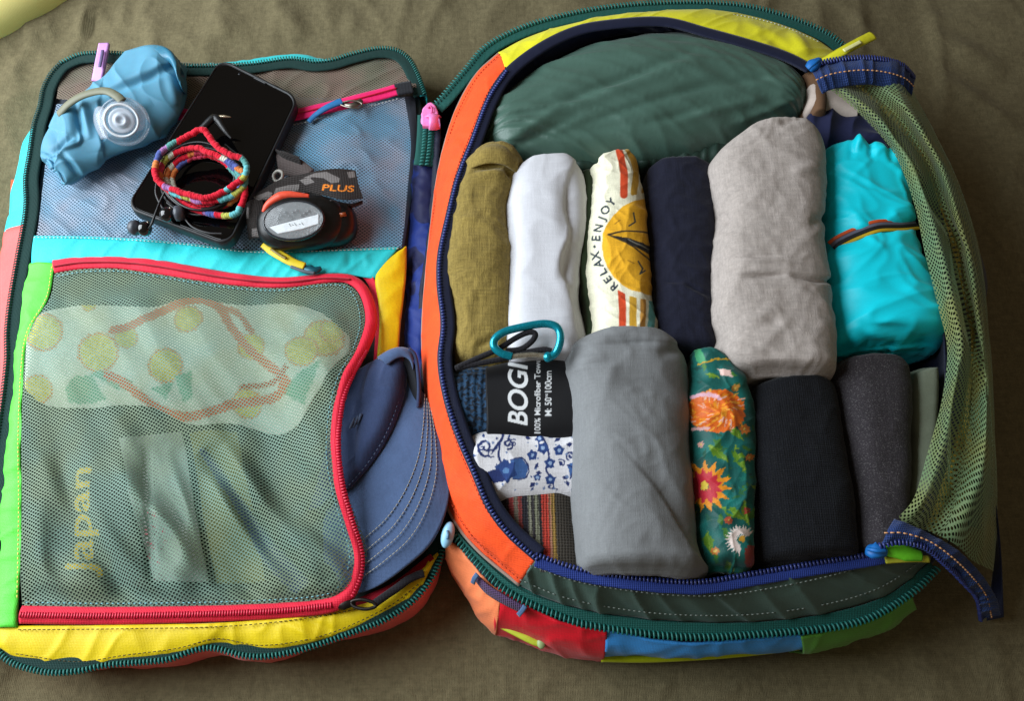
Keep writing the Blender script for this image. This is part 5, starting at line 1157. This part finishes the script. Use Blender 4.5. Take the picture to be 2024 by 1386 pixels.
cc.stroke([(570,760),(540,790),(470,800),(420,815),(370,825),(320,810),(280,785),(240,755),(215,745)], 17, OR)
cc.stroke([(570,735),(545,760),(480,770)], 10, (180, 80, 44)); cc.stroke([(430,605),(470,620),(500,660)], 12, (196, 92, 48))
flatpiece('citrus_cloth', [(52,660),(75,625),(130,606),(220,604),(300,606),(380,588),(470,602),(560,600),(630,615),(690,662)], [(50,770),(90,800),(170,806),(250,800),(310,808),(380,840),(460,838),(560,856),(610,800),(690,690)],
          fabric('citrus_print_cotton', (255, 255, 255), attr=True, rough=0.85, mott=0.05), 0.0022, cc, n=300, m=160, seed=81, amp=0.0006, label='white citrus print cloth with orange trim behind the lower lid net', cat='clothing')
cj = Canvas(30, 840, 320, 1180, (46, 46, 42), sc=1.5)
cj.text('Japan', (183, 1142), 52, 90, (236, 196, 24), bold=0.012, width=216)
cj.speckle(0.04)
flatpiece('dark_pouch', [(92,880),(130,872),(180,866),(240,868)], [(92,1158),(130,1162),(200,1162),(290,1158)], fabric('dark_pouch_cloth', (255, 255, 255), attr=True, rough=0.85, mott=0.1, two=None), 0.0026, cj, n=190, m=230, seed=82, label='dark cloth pouch lettered Japan in yellow behind the lower lid net', cat='pouch')
cw = Canvas(230, 840, 430, 1180, (164, 172, 164), sc=1.0)
for k in range(26): cw.ell(random.Random(k).uniform(285, 330), random.Random(k+50).uniform(1010, 1160), 4, 3, (190, 100, 110) if k % 2 else (110, 80, 84))
flatpiece('paper_packet', [(236,868),(280,860),(320,855),(356,852)], [(306,1150),(340,1152),(376,1152),(410,1150)], fabric('grey_white_paper', (255, 255, 255), attr=True, rough=0.7, mott=0.06), 0.0022, cw, n=100, m=100, seed=83, label='pale grey packet with faint pink flowers behind the lower lid net', cat='packet')
flatpiece('olive_cloth', [(372,856),(400,852),(436,852),(470,856)], [(424,1152),(450,1153),(490,1152),(524,1150)], fabric('olive_yellow_cloth', (118, 116, 60), rough=0.9), 0.0030, None, n=70, m=70, seed=84, amp=0.002, label='olive yellow cloth beside the pale packet behind the net', cat='cloth')

# ================================================================== cap, half tucked under the net
cap = thing('baseball_cap', 'faded navy baseball cap sticking out of the lower lid pocket', 'cap', P(760, 960, 0.03))
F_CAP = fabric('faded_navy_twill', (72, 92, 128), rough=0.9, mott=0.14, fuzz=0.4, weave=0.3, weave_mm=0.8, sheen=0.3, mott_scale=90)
F_CAPD = fabric('shaded_navy_twill', (48, 62, 96), rough=0.9, mott=0.2, fuzz=0.4, weave=0.3, weave_mm=0.8, sheen=0.3)  # darker copy of the cap twill, the crown's shade put into its colour
# brim: from the crown seam out to the free edge
B0 = [(806,752,.050),(788,805,.050),(764,858,.049),(732,908,.046),(696,950,.042),(662,985,.039),(640,1030,.036),(640,1110,.034)]
B1 = [(832,770,.0525),(822,830,.054),(806,890,.054),(778,950,.052),(742,1000,.048),(700,1040,.043),(672,1080,.038),(660,1130,.034)]
B2 = [(856,815,.054),(862,875,.057),(856,935,.058),(834,1000,.057),(796,1055,.053),(752,1100,.047),(708,1132,.040),(672,1155,.034)]
B3 = [(862,822,.054),(880,890,.056),(889,955,.057),(880,1015,.057),(850,1075,.054),(800,1122,.048),(745,1160,.041),(685,1182,.035)]
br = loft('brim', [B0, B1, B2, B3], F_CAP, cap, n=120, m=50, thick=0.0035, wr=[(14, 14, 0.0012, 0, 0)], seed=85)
for f in (0.50, 0.60, 0.70, 0.80):
    pts = []
    for a, b, c2, d in zip(B0, B1, B2, B3):
        q = np.array([a, b, c2, d], float); q = spline(q, 61)[int(f*60)]
        pts.append((q[0], q[1], q[2]+.0012))
    stitches('stitch_row', pts, plain('sand_thread', (152, 150, 140), rough=0.8), br, pitch=0.0027, dash=0.0021, wid=0.0005, lift=0.0001)
# crown panels, with the folded front edge
C0_ = [(700,735,.040),(672,770,.040),(655,830,.040),(640,900,.040),(625,960,.039),(610,1010,.037)]
C1_ = [(742,712,.050),(715,770,.050),(695,830,.050),(675,890,.049),(655,945,.046),(635,1000,.042)]
C2_ = [(785,690,.060),(776,740,.060),(760,800,.059),(735,860,.057),(705,915,.052),(672,970,.046)]
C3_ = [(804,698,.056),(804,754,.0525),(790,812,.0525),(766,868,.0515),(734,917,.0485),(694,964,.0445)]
cr = loft('crown', [C0_, C1_, C2_, C3_], F_CAPD, cap, n=90, m=50, thick=0.002, wr=[(12, 12, 0.002, 0, 0), (30, 24, 0.0012, 1, 40)], seed=86, creases=[((740,720),(720,800),8,.003),((690,790),(700,930),9,-.003)])
stitches('stitch_row', [(x-8, y+2, z+.002) for x, y, z in C3_], plain('slate_thread', (70, 84, 110), rough=0.8), cr, lift=0.001)
loft('crown_edge', [[(745,706,.060),(768,692,.063),(790,686,.064),(810,690,.063),(820,704,.061)], [(765,722,.063),(782,710,.065),(798,706,.065),(810,714,.064),(816,732,.062)]], F_CAP, cap, n=40, m=10, bulge=0.002, thick=0.0025)
loft('sweatband', [[(798,706,.063),(812,714,.063),(820,740,.061),(824,770,.058),(828,800,.055)], [(796,735,.052),(804,750,.051),(810,770,.050),(816,790,.050),(824,806,.049)]], fabric('black_sweatband', (16, 18, 24)), cap, n=40, m=10, thick=0.002)
tube('edge_binding', spline(W([(808,690,.0645),(820,702,.063),(826,735,.061),(828,770,.058),(826,806,.055)]), 50), 0.0013, F_CAPD, cap)
# small embroidered mark on the crown
EMB = plain('slate_embroidery', (76, 92, 120), rough=0.8)
for k, (x0, y0, x1, y1) in enumerate(((673,848,683,826),(680,846,690,822),(687,840,696,818))):
    ribbon('embroidery', [(x0+18, y0, .0535), ((x0+x1)/2+18, (y0+y1)/2, .0545), (x1+18, y1, .0545)], 0.0016, EMB, cr, n=8, m=3)
# strap of the cap showing through the net
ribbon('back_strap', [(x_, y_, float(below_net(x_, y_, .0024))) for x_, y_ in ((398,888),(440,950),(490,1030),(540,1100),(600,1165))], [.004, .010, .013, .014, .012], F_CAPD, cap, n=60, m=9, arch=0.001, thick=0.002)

# ================================================================== things lying on the upper pocket
# soft blue silicone bottle
bt = thing('soft_bottle', 'limp blue silicone bottle with a clear cap on the upper lid pocket', 'bottle', P(210, 240, 0.036))
M_SIL = plain('blue_silicone', (86, 142, 168), rough=0.6, spec=0.3, sss=0.1, bscale=60)
roll('bottle_body', [(80,292),(92,262),(118,222),(150,184),(195,148),(240,112),(272,96),(304,92)], [(124,352),(170,326),(212,300),(260,282),(306,260),(338,226),(356,182),(354,128)], 0.036, 0.066, M_SIL, bt, n=220, m=160, p=2.0, zt=0.75, endr=0.10, end_min=0.4, widen=0.0,
     wr=[(8, 10, 0.0030, 0, 10), (14, 18, 0.0022, 1, 40), (20, 30, 0.0016, 1, 110)], seed=91, steps=[([(355,120),(290,150),(205,178)], .0040, 40), ([(150,200),(150,240),(160,280),(120,300)], .0050, 30), ([(200,190),(195,240),(205,300)], .0040, 35), ([(165,350),(140,318),(100,306)], .0040, 25)],
     creases=[((205,185),(345,135),6,-.003),((150,205),(155,290),6,-.004),((165,200),(178,275),6,.004),((152,265),(95,305),5,-.004),((115,295),(160,350),5,-.004),((175,205),(215,270),8,-.004),((330,140),(350,210),8,.003),((230,250),(300,200),9,.002)])
roll('folded_rim', [(300,95),(318,90),(336,100),(350,120)], [(318,112),(332,116),(342,128),(350,150)], 0.045, 0.070, plain('deep_blue_silicone', (60, 124, 152), rough=0.42, sss=0.15), bt, n=40, m=30, wr=[(20, 20, .002, 0, 0)])
tube('strap', spline(W([(116,226,.066),(135,206,.072),(160,190,.076),(188,181,.079),(212,180,.081),(232,190,.082),(242,200,.081)]), 60), 0.0034, plain('grey_rubber_strap', (112, 112, 92), rough=0.55), bt, flat=0.5, k=14)
def clear(name, rgb, rough=0.12):
    if name in MATS: return MATS[name]
    k = NT(name); g = k.n('ShaderNodeBsdfPrincipled'); set_bsdf(g, **{'Base Color': (*lin(rgb), 1), 'Roughness': rough, 'Transmission Weight': 0.72, 'IOR': 1.35, 'Coat Weight': 0.2})
    tc = k.n('ShaderNodeTexCoord'); nn = k.n('ShaderNodeTexNoise', i_Scale=300.0); k.l(tc, 'Object', nn, 'Vector')
    mr = k.n('ShaderNodeMapRange', j3=rough*.7, j4=rough*1.5); k.l(nn, 0, mr, 0); k.l(mr, 0, g, 'Roughness')
    k.l(g, 0, k.out, 0); MATS[name] = k.m; return k.m
def milky(name, rgb, see=0.45, rough=0.2):
    if name in MATS: return MATS[name]
    k = NT(name); g = k.n('ShaderNodeBsdfPrincipled'); set_bsdf(g, **{'Base Color': (*lin(rgb), 1), 'Roughness': rough, 'Specular IOR Level': 0.6})
    tc = k.n('ShaderNodeTexCoord'); nn = k.n('ShaderNodeTexNoise', i_Scale=220.0); k.l(tc, 'Object', nn, 'Vector')
    mr = k.n('ShaderNodeMapRange', j3=see-.08, j4=see+.08); k.l(nn, 0, mr, 0)
    tr = k.n('ShaderNodeBsdfTransparent'); ms = k.n('ShaderNodeMixShader'); k.l(mr, 0, ms, 0); k.l(g, 0, ms, 1); k.l(tr, 0, ms, 2)
    k.l(ms, 0, k.out, 0); MATS[name] = k.m; return k.m
M_CLEAR = milky('milky_clear_plastic', (206, 214, 226), 0.66, 0.12)
capaxis = np.array([0.22, -0.55, 0.80]); capaxis /= np.linalg.norm(capaxis)
cxv = np.cross([0, 0, 1.0], capaxis); cxv /= np.linalg.norm(cxv); cyv = np.cross(capaxis, cxv)
def lathe(name, cen, prof, mat, parent, k=48, ax=(cxv, cyv, capaxis)):
    a = np.linspace(0, 2*np.pi, k, endpoint=False)
    V = np.array([np.asarray(cen) + r*(np.cos(a)[:, None]*ax[0] + np.sin(a)[:, None]*ax[1]) + h*ax[2] for r, h in prof])
    return grid_obj(name, V[:, ::1], mat, parent, cv=True)
cc0 = P(246, 240, 0.067)
mm = .001
cb_ = lathe('cap_base', cc0, [(0.0, -4*mm), (15*mm, -4*mm), (17.6*mm, -3*mm), (18.4*mm, -1*mm), (18.4*mm, 2*mm), (17.8*mm, 3.5*mm), (17*mm, 4*mm), (16.5*mm, 3*mm), (16*mm, 2*mm), (15*mm, 6*mm), (14*mm, 10*mm), (13*mm, 11*mm), (11*mm, 11*mm), (10*mm, 9.5*mm), (0.0, 9.5*mm)], M_CLEAR, bt)
lathe('nozzle', cc0 + capaxis*10*mm, [(9.5*mm, -1*mm), (9.5*mm, 1*mm), (8.6*mm, 1.8*mm), (7.2*mm, 1.4*mm), (5.6*mm, 1.4*mm), (5.0*mm, 4*mm), (4.0*mm, 4.8*mm), (2.6*mm, 4.6*mm), (2.2*mm, 3*mm), (0.0, 2.8*mm)], milky('frosted_plastic', (214, 220, 230), 0.35, 0.25), bt)
lathe('cap_ring', cc0 + capaxis*11.2*mm, [(11.2*mm, -.6*mm), (12.4*mm, -.6*mm), (12.8*mm, .3*mm), (12.2*mm, .9*mm), (11.2*mm, .6*mm), (11.0*mm, 0)], plain('white_plastic', (215, 220, 226), rough=0.3), bt)
hg = loft('hinge_tab', [[(187,214,.074),(184,232,.073),(188,252,.071),(200,276,.068)], [(208,212,.078),(206,232,.077),(206,252,.075),(214,274,.071)]], M_CLEAR, bt, n=20, m=8, bulge=.002, thick=.004)

# phone
ph = thing('smartphone', 'black smartphone in a dark rubber case lying on the upper lid pocket', 'phone', P(420, 300, 0.04))
Q4 = W([(436,113,.052),(592,190,.052),(452,486,.058),(246,410,.056)])
M_CASE = plain('black_rubber_case', (26, 27, 30), rough=0.5, bump=0.05)
def plate(name, c4, rad, top, bot, mat, inset=0.0, lip=None):
    o = round_quad(c4, rad, 10, inset); n_ = len(o)
    nrm = np.cross(c4[1]-c4[0], c4[3]-c4[0]); nrm /= np.linalg.norm(nrm); nrm *= np.sign(nrm[2])
    cen = o.mean(0)
    def ringat(s, h):
        d = cen-o; d /= np.linalg.norm(d, axis=1, keepdims=True); return o + d*s + nrm*h
    prof = [(0.004, bot), (0.0008, bot+.0006), (0.0, bot+.002), (0.0, top-.002), (0.0004, top-.0006), (0.0013, top)]
    if lip: prof += [(lip, top), (lip+.0006, top-.0006), (lip+.0008, top-.0014)]
    V = np.array([ringat(s_, h_) for s_, h_ in prof] + [cen + (o-cen)*0.5 + nrm*prof[-1][1], cen + (o-cen)*0.02 + nrm*prof[-1][1]])
    return grid_obj(name, V, mat, ph, cv=True), nrm
_, nph = plate('case', Q4, 0.011, 0.0, -0.0115, M_CASE, lip=0.0022)
ins = round_quad(Q4 + nph*-0.0009, 0.009, 10, 0.0026)
M_GLASS = plain('black_screen_glass', (4, 4, 5), rough=0.04, spec=0.5, coat=0.0)
sc_ = prism('screen', ins, 0.0015, M_GLASS, ph, bev=0.0004)
# ear speaker slit and camera dot near the upper short edge
e0 = Q4[0]*.55+Q4[1]*.45; e1 = Q4[0]*.40+Q4[1]*.60; dn_ = (Q4[3]-Q4[0]); dn_ /= np.linalg.norm(dn_)
tube('ear_speaker', np.linspace(e0, e1, 12) + dn_*0.0032 - nph*.0002, 0.0005, plain('grey_grille', (60, 60, 62)), sc_)
blob('camera_dot', Q4[0]*.72+Q4[1]*.28 + dn_*0.0055 - nph*.0008, (.0012, .0012, .0004), plain('lens_black', (20, 22, 30), rough=.1), sc_, n=10, m=16)

# earphones
ep = thing('earphones', 'black wired earphones coiled on the phone', 'earphones', P(400, 350, 0.06))
M_WIRE = plain('black_rubber_wire', (20, 20, 22), rough=0.4)
rw = random.Random(8)
zp = 0.0605
loops = []
for k in range(5):
    a = np.linspace(0, 2*np.pi, 30, endpoint=False)
    rx, ry = 78+rw.uniform(-9, 8), 62+rw.uniform(-10, 8)
    ox, oy = rw.uniform(-8, 8), rw.uniform(-6, 10)
    loops.append(W([(398+ox+rx*math.cos(t_)*(1+.04*math.sin(3*t_+k)), 350+oy+ry*math.sin(t_), zp+.0016*k*.6+.0014*math.sin(2*t_+k)) for t_ in a]))
for L_ in loops: tube('cable', spline(L_, 140, True), 0.0010, M_WIRE, ep, k=8, closed=True)
tube('cable', spline(W([(318,318,.064),(312,350,.063),(308,380,.062),(318,405,.061),(332,425,.061)]), 50), 0.0009, M_WIRE, ep, k=8)
tube('cable', spline(W([(330,372,.064),(318,395,.062),(308,420,.0615),(300,442,.060),(294,452,.056)]), 50), 0.0009, M_WIRE, ep, k=8)
tube('cable', spline(W([(330,400,.063),(345,412,.062),(360,425,.0615),(380,448,.061),(410,460,.061),(440,462,.061)]), 60), 0.0009, M_WIRE, ep, k=8)
jk_ = tube('jack_plug', spline(W([(392,262,.0635),(404,250,.0645),(416,238,.0655),(424,233,.0655),(432,238,.0650),(440,250,.0640),(450,264,.0625),(458,274,.0615)]), 60), np.interp(np.linspace(0, 1, 60), [0, .1, .35, .5, .62, .8, 1], [.0016, .0028, .0030, .0034, .0028, .0020, .0008]), M_WIRE, ep, k=14)
tube('jack_pin', spline(W([(426,232,.066),(438,230,.0662),(456,231,.0662)]), 16), np.interp(np.linspace(0, 1, 16), [0, .6, .8, 1], [.0013, .0013, .0008, .0004]), plain('gold_pin', (220, 205, 180), rough=.25, metal=.9), jk_, k=12)
M_BUD = plain('glossy_black_plastic', (14, 14, 16), rough=0.12, coat=0.5)
M_TIP = plain('grey_silicone_tip', (70, 74, 82), rough=0.4)
for (x, y, z, dx, dy, lab) in ((286,452,.053,-1,-.1,'earbud on the blue net beside the phone'), (330,424,.064,1,-.1,'earbud on the phone screen')):
    c_ = P(x, y, z); d_ = P(x+30*dx, y+30*dy, z-.001) - c_; d_ /= np.linalg.norm(d_); s_ = np.cross([0, 0, 1.0], d_); s_ /= np.linalg.norm(s_); u_ = np.cross(d_, s_)
    eb = blob('earbud', c_, (.0052, .0058, .0055), M_BUD, ep, axis=np.array([d_, s_, u_])); eb['label'] = lab
    V = np.array([c_ + d_*h + r*(np.cos(t_)*s_ + np.sin(t_)*u_) for (r, h) in ((.0025, .003), (.0030, .005), (.0056, .006), (.0060, .008), (.0050, .011), (.0030, .0125), (.0014, .0122)) for t_ in np.linspace(0, 2*np.pi, 20, endpoint=False)]).reshape(7, 20, 3)
    grid_obj('ear_tip', V, M_TIP, eb, cv=True)
    tube('stem', np.linspace(c_ + s_*0, P(x+8, y-14, z+.003), 10), 0.0013, M_STEEL, eb, k=8)

# wrap bracelet
wb = thing('wrap_bracelet', 'colourful thread wrap bracelet lying coiled on the phone', 'bracelet', P(398, 350, 0.062))
M_YARN = fabric('bracelet_yarn', (255, 255, 255), attr=True, rough=0.85, mott=0.15, fuzz=0.5)
PAL = [(214, 24, 50), (214, 24, 50), (60, 150, 150), (180, 190, 60), (70, 90, 170), (224, 130, 60), (214, 24, 50), (140, 110, 180), (90, 190, 190), (216, 220, 190), (214, 24, 50), (60, 120, 90)]
def strand(pts, r, seed, pat):
    n_ = 900; p_ = spline(W(pts), n_, True)
    t_ = np.linspace(0, 1, n_, endpoint=False)
    pr = np.random.RandomState(seed)
    p_ = p_ + 0.0005*np.stack([perlin(t_*50, 0*t_, seed), perlin(t_*50, 0*t_, seed+7), perlin(t_*40, 0*t_, seed+9)], -1)
    rr = r*0.9*(1 + .03*np.sin(t_*2*np.pi*120) + .10*perlin(t_*60, 0*t_, seed))
    V = tube_mesh(p_, rr, 12, True)
    an = np.linspace(0, 2*np.pi, 12, endpoint=False)[None]
    V = p_[:, None] + (V-p_[:, None])*(1 + .05*np.sin(2*an + t_[:, None]*2*np.pi*60) + .05*perlin(t_[:, None]*300+0*an, an*2, seed+3))[..., None]
    # spans of colour wound round the cord
    edges = np.cumsum([w_ for w_, _ in pat]); edges = edges/edges[-1]
    idx = np.searchsorted(edges, (t_[:, None] + 0.006*np.sin(np.linspace(0, 2*np.pi, 12))[None]) % 1.0, side='right') % len(pat)
    col = np.array([lin(c_) for _, c_ in pat])[idx]
    return grid_obj('strand', V, M_YARN, wb, cu=True, cv=True, col=col)
R_, T_, Y_, B_, O_, V_, C_, W_, G_ = (206, 20, 46), (84, 146, 142), (176, 178, 80), (76, 90, 154), (214, 124, 64), (160, 110, 166), (100, 178, 184), (206, 208, 190), (200, 60, 90)
strand([(398,256,.078),(372,268,.076),(342,284,.075),(318,302,.074),(308,325,.073),(308,348,.072),(322,366,.070),(352,378,.070),(385,388,.070),(405,391,.070),(435,382,.070),(462,366,.071),(482,350,.072),(488,330,.073),(478,314,.074),(455,305,.075),(430,290,.076),(412,268,.077)], .0026, 1,
       [(13.6, R_), (5, T_), (4, V_), (5, B_), (4, O_), (10.2, R_), (4, V_), (5.1, R_), (22.1, R_), (2, C_), (6.8, R_), (3, Y_), (5, C_), (5, T_), (15.3, R_), (10.2, R_)])
strand([(384,292,.072),(352,300,.070),(325,318,.069),(316,342,.068),(318,362,.067),(338,380,.066),(368,390,.066),(400,398,.066),(440,394,.066),(470,380,.067),(484,362,.068),(480,342,.070),(462,326,.071),(440,312,.072),(415,302,.073)], .0025, 2,
       [(10.2, R_), (3, W_), (4, Y_), (5, G_), (3, O_), (8.5, R_), (6, C_), (5, Y_), (5, V_), (6.8, R_), (7, C_), (6, Y_), (7, T_), (4, O_), (6, B_), (3, W_), (13.6, R_)])
strand([(400,300,.067),(362,312,.065),(334,336,.064),(330,362,.063),(345,388,.062),(372,408,.062),(405,420,.062),(440,426,.062),(464,424,.063),(478,404,.064),(484,376,.065),(476,348,.066),(452,322,.067),(428,308,.067)], .0026, 3,
       [(4, G_), (3, O_), (8.5, R_), (3, W_), (5, O_), (4, W_), (23.8, R_), (2, V_), (4, B_), (3.4, R_), (4, Y_), (6, C_), (17.0, R_), (4, T_), (6, B_), (4, V_), (10.2, R_)])
strand([(404,308,.064),(368,318,.063),(342,345,.062),(345,372,.061),(368,394,.060),(400,408,.060),(436,408,.060),(462,396,.061),(474,374,.062),(466,346,.063),(444,322,.064),(426,312,.064)], .0022, 4,
       [(6, G_), (5, B_), (4, O_), (5, W_), (6, V_), (13.6, R_), (6, O_), (5, B_), (6, T_), (10.2, R_)])

# headlamp
hl = thing('headlamp', 'black headlamp with camouflage strap lettered PLUS beside the phone', 'headlamp', P(600, 420, 0.04))
F_CAMO = fabric('camouflage_elastic', (38, 34, 33), rough=0.85, weave=0.5, weave_mm=1.2, two=((112, 106, 104), 55.0, 0.56))
F_BRN = fabric('brown_grey_elastic', (88, 78, 76), rough=0.85, weave=0.5, weave_mm=1.2)
cp = Canvas(470, 300, 740, 500, (40, 34, 32), sc=2.0)
for pts in ([(598,352),(622,342),(645,339),(672,352),(670,360),(655,362),(640,352),(620,350)], [(592,356),(612,350),(622,360),(604,366)], [(545,372),(570,366),(592,364),(590,376),(560,383),(540,388)], [(518,394),(535,384),(546,392),(528,402)], [(686,340),(700,338),(702,350),(690,352)], [(498,390),(530,378),(540,382),(512,396)], [(486,410),(492,410),(492,432),(486,432)], [(498,452),(512,450),(512,468),(498,468)]): cp.poly(pts, (116, 110, 108))
cp.text('PLUS', (636, 376), 12.5, -3, (226, 128, 34), bold=0.02, width=64, shear=0.1)
M_PSTRAP = fabric('printed_camouflage_elastic', (255, 255, 255), attr=True, rough=0.8, weave=0.5, weave_mm=1.2, mott=0.08)
loft('strap', [[(498,388,.058),(520,374,.060),(555,354,.064),(590,345,.068),(630,337,.071),(665,333,.071),(703,336,.068)],
               [(510,398,.056),(530,390,.059),(565,372,.062),(598,362,.065),(634,358,.069),(668,360,.070),(708,362,.068)],
               [(528,408,.050),(548,398,.054),(575,386,.058),(605,380,.061),(640,386,.064),(675,394,.066),(718,392,.064)]], M_PSTRAP, hl, n=220, m=90, thick=0.0014, canvas=cp, wr=[(12, 12, .001, 0, 0)])
loft('strap', [[(545,298,.050),(570,302,.052),(600,318,.053),(620,335,.053)], [(552,345,.046),(572,348,.047),(590,352,.048),(600,358,.048)]], F_BRN, hl, n=40, m=20, bulge=.002, thick=0.0014)
loft('strap', [[(535,290,.051),(548,296,.054),(565,300,.056),(592,310,.056)], [(548,306,.048),(560,312,.052),(575,318,.053),(596,326,.053)]], F_CAMO, hl, n=30, m=12, bulge=.002, thick=0.0014)
loft('strap', [[(486,402,.056),(486,425,.054),(488,450,.050),(492,474,.044)], [(520,394,.058),(522,420,.058),(524,448,.054),(526,476,.046)]], M_PSTRAP, hl, n=60, m=50, bulge=.003, thick=0.0014, canvas=cp)
loft('strap', [[(664,396,.062),(676,410,.058),(684,430,.052),(686,446,.046)], [(640,402,.064),(650,420,.062),(660,440,.056),(668,455,.050)]], F_CAMO, hl, n=30, m=16, bulge=.002, thick=0.0014)
loft('strap', [[(600,368,.060),(622,378,.062),(650,392,.062),(690,402,.058),(716,396,.056)], [(606,384,.052),(628,392,.054),(654,402,.054),(690,408,.05),(716,400,.05)]], F_CAMO, hl, n=40, m=12, thick=0.0014)
tube('strap_buckle', spline(W([(541,346,.052),(548,338,.055),(557,340,.056),(558,350,.054),(550,358,.052),(543,356,.051)]), 40, True), 0.0012, plain('pale_grey_plastic', (170, 165, 158), rough=.4), hl, closed=True)
M_HB = plain('black_lamp_plastic', (13, 13, 14), rough=0.38, bump=0.05)
hc = P(598, 442, .052)
hax = P(640, 436, .052)-P(560, 444, .052); hax /= np.linalg.norm(hax); hay = np.cross([0, 0, 1.0], hax); hay /= np.linalg.norm(hay)
tl_ = math.radians(22); haz = np.array([0, 0, 1.0])*math.cos(tl_) - hay*math.sin(tl_); hay2 = np.cross(haz, hax)
AX = np.array([hax, hay2, haz])
hb = blob('lamp_body', hc, (.0335, .0205, .0145), M_HB, hl, n=36, m=64, p=2.5, axis=AX)
blob('battery_case', hc + hax*.020 + hay2*(-.002) - haz*.004, (.0200, .0170, .0130), M_HB, hb, n=30, m=48, p=2.6, axis=AX)
lc = P(581, 436, .0665)
def ering(r1, r2, h, k=64): 
    a = np.linspace(0, 2*np.pi, k, endpoint=False); return lc + np.outer(np.cos(a)*r1, hax) + np.outer(np.sin(a)*r2, hay2) + haz*h
V = np.array([ering(.0225, .0150, -.006), ering(.0225, .0150, .0012), ering(.0220, .0145, .0022), ering(.0212, .0137, .0024), ering(.0206, .0131, .0018), ering(.0204, .0129, .0004)])
grid_obj('bezel', V, plain('gunmetal_plastic', (40, 44, 50), rough=.25, coat=.4), hb, cv=True)
V = np.array([ering(.0208*s_, .0133*s_, .0020 + .0030*(1-s_*s_)) for s_ in (1, .9, .75, .55, .3, .02)])
# reflector dish below the lens with a white plate imitating a reflection
V2 = np.array([ering(.0205*s_, .0130*s_, .0012 - .0016*(1-s_*s_)) for s_ in (1, .8, .6, .3, .02)])
re_ = grid_obj('reflector', V2, plain('silver_reflector', (120, 124, 126), rough=.25, metal=.5, bump=.3, bscale=500), hb, cv=True)
grid_obj('lens', V, milky('clear_lens', (235, 240, 245), 0.80, 0.05), hb, cv=True)
pl_ = [lc + hax*(-.0178) + hay2*(-.0032) + haz*.0016, lc + hax*.0185 + hay2*.0026 + haz*.0016, lc + hax*.0178 + hay2*(-.0042) + haz*.0016, lc + hax*.0060 + hay2*(-.0066) + haz*.0016, lc + hax*(-.0120) + hay2*(-.0085) + haz*.0016]
prism('lens_glare', np.array(pl_)[::-1], .002, plain('white_lens_glare', (240, 246, 250), rough=.4), re_, bev=.0004)  # white plate standing in for the pale reflection in the lens
rl = np.random.RandomState(5)
for k in range(9):
    p_ = lc + hax*(-.011+.0028*k) + hay2*(.0040+.0018*(k % 3)-.0005*abs(k-4)) + haz*.0012
    blob('led', p_, (.0012, .0012, .0009), plain('dark_led', (60, 62, 62), rough=.2), re_, n=8, m=12)
for k, (a_, b_) in enumerate(((-.0035, .0015), (-.0015, -.0035), (.0005, .0025), (.0035, .0015), (.0055, .003))):
    tube('lens_mark', np.linspace(lc + hax*(a_) + hay2*(-.0022-.0008*(k % 2)) + haz*.0017, lc + hax*(a_+.0012) + hay2*(-.0042+.0006*(k % 2)) + haz*.0017, 4), .0002, plain('dark_ink', (40, 44, 50)), re_, k=6)
# orange button along the upper rim
bp_ = [lc + hax*x_ + hay2*y_ + haz*z_ for x_, y_, z_ in ((-.0215, .0085, .0010), (-.0165, .0140, .0020), (-.0090, .0180, .0026), (-.0020, .0190, .0028), (.0060, .0178, .0026), (.0130, .0165, .0020))]
tube('button', spline(np.array(bp_), 50), np.interp(np.linspace(0, 1, 50), [0, .1, .45, .7, 1], [.0010, .0020, .0032, .0024, .0014]), plain('orange_rubber', (226, 80, 54), rough=.45), hb, k=14, flat=.7)
ob = W([(672,424,.060),(684,422,.060),(686,430,.058),(674,432,.058)])
grid_obj('print_patch', np.array([[ob[3], ob[2]], [ob[0], ob[1]]])[:, :] + np.array([0, 0, .002]), plain('orange_ink', (150, 70, 30)), hl, thick=.0003)
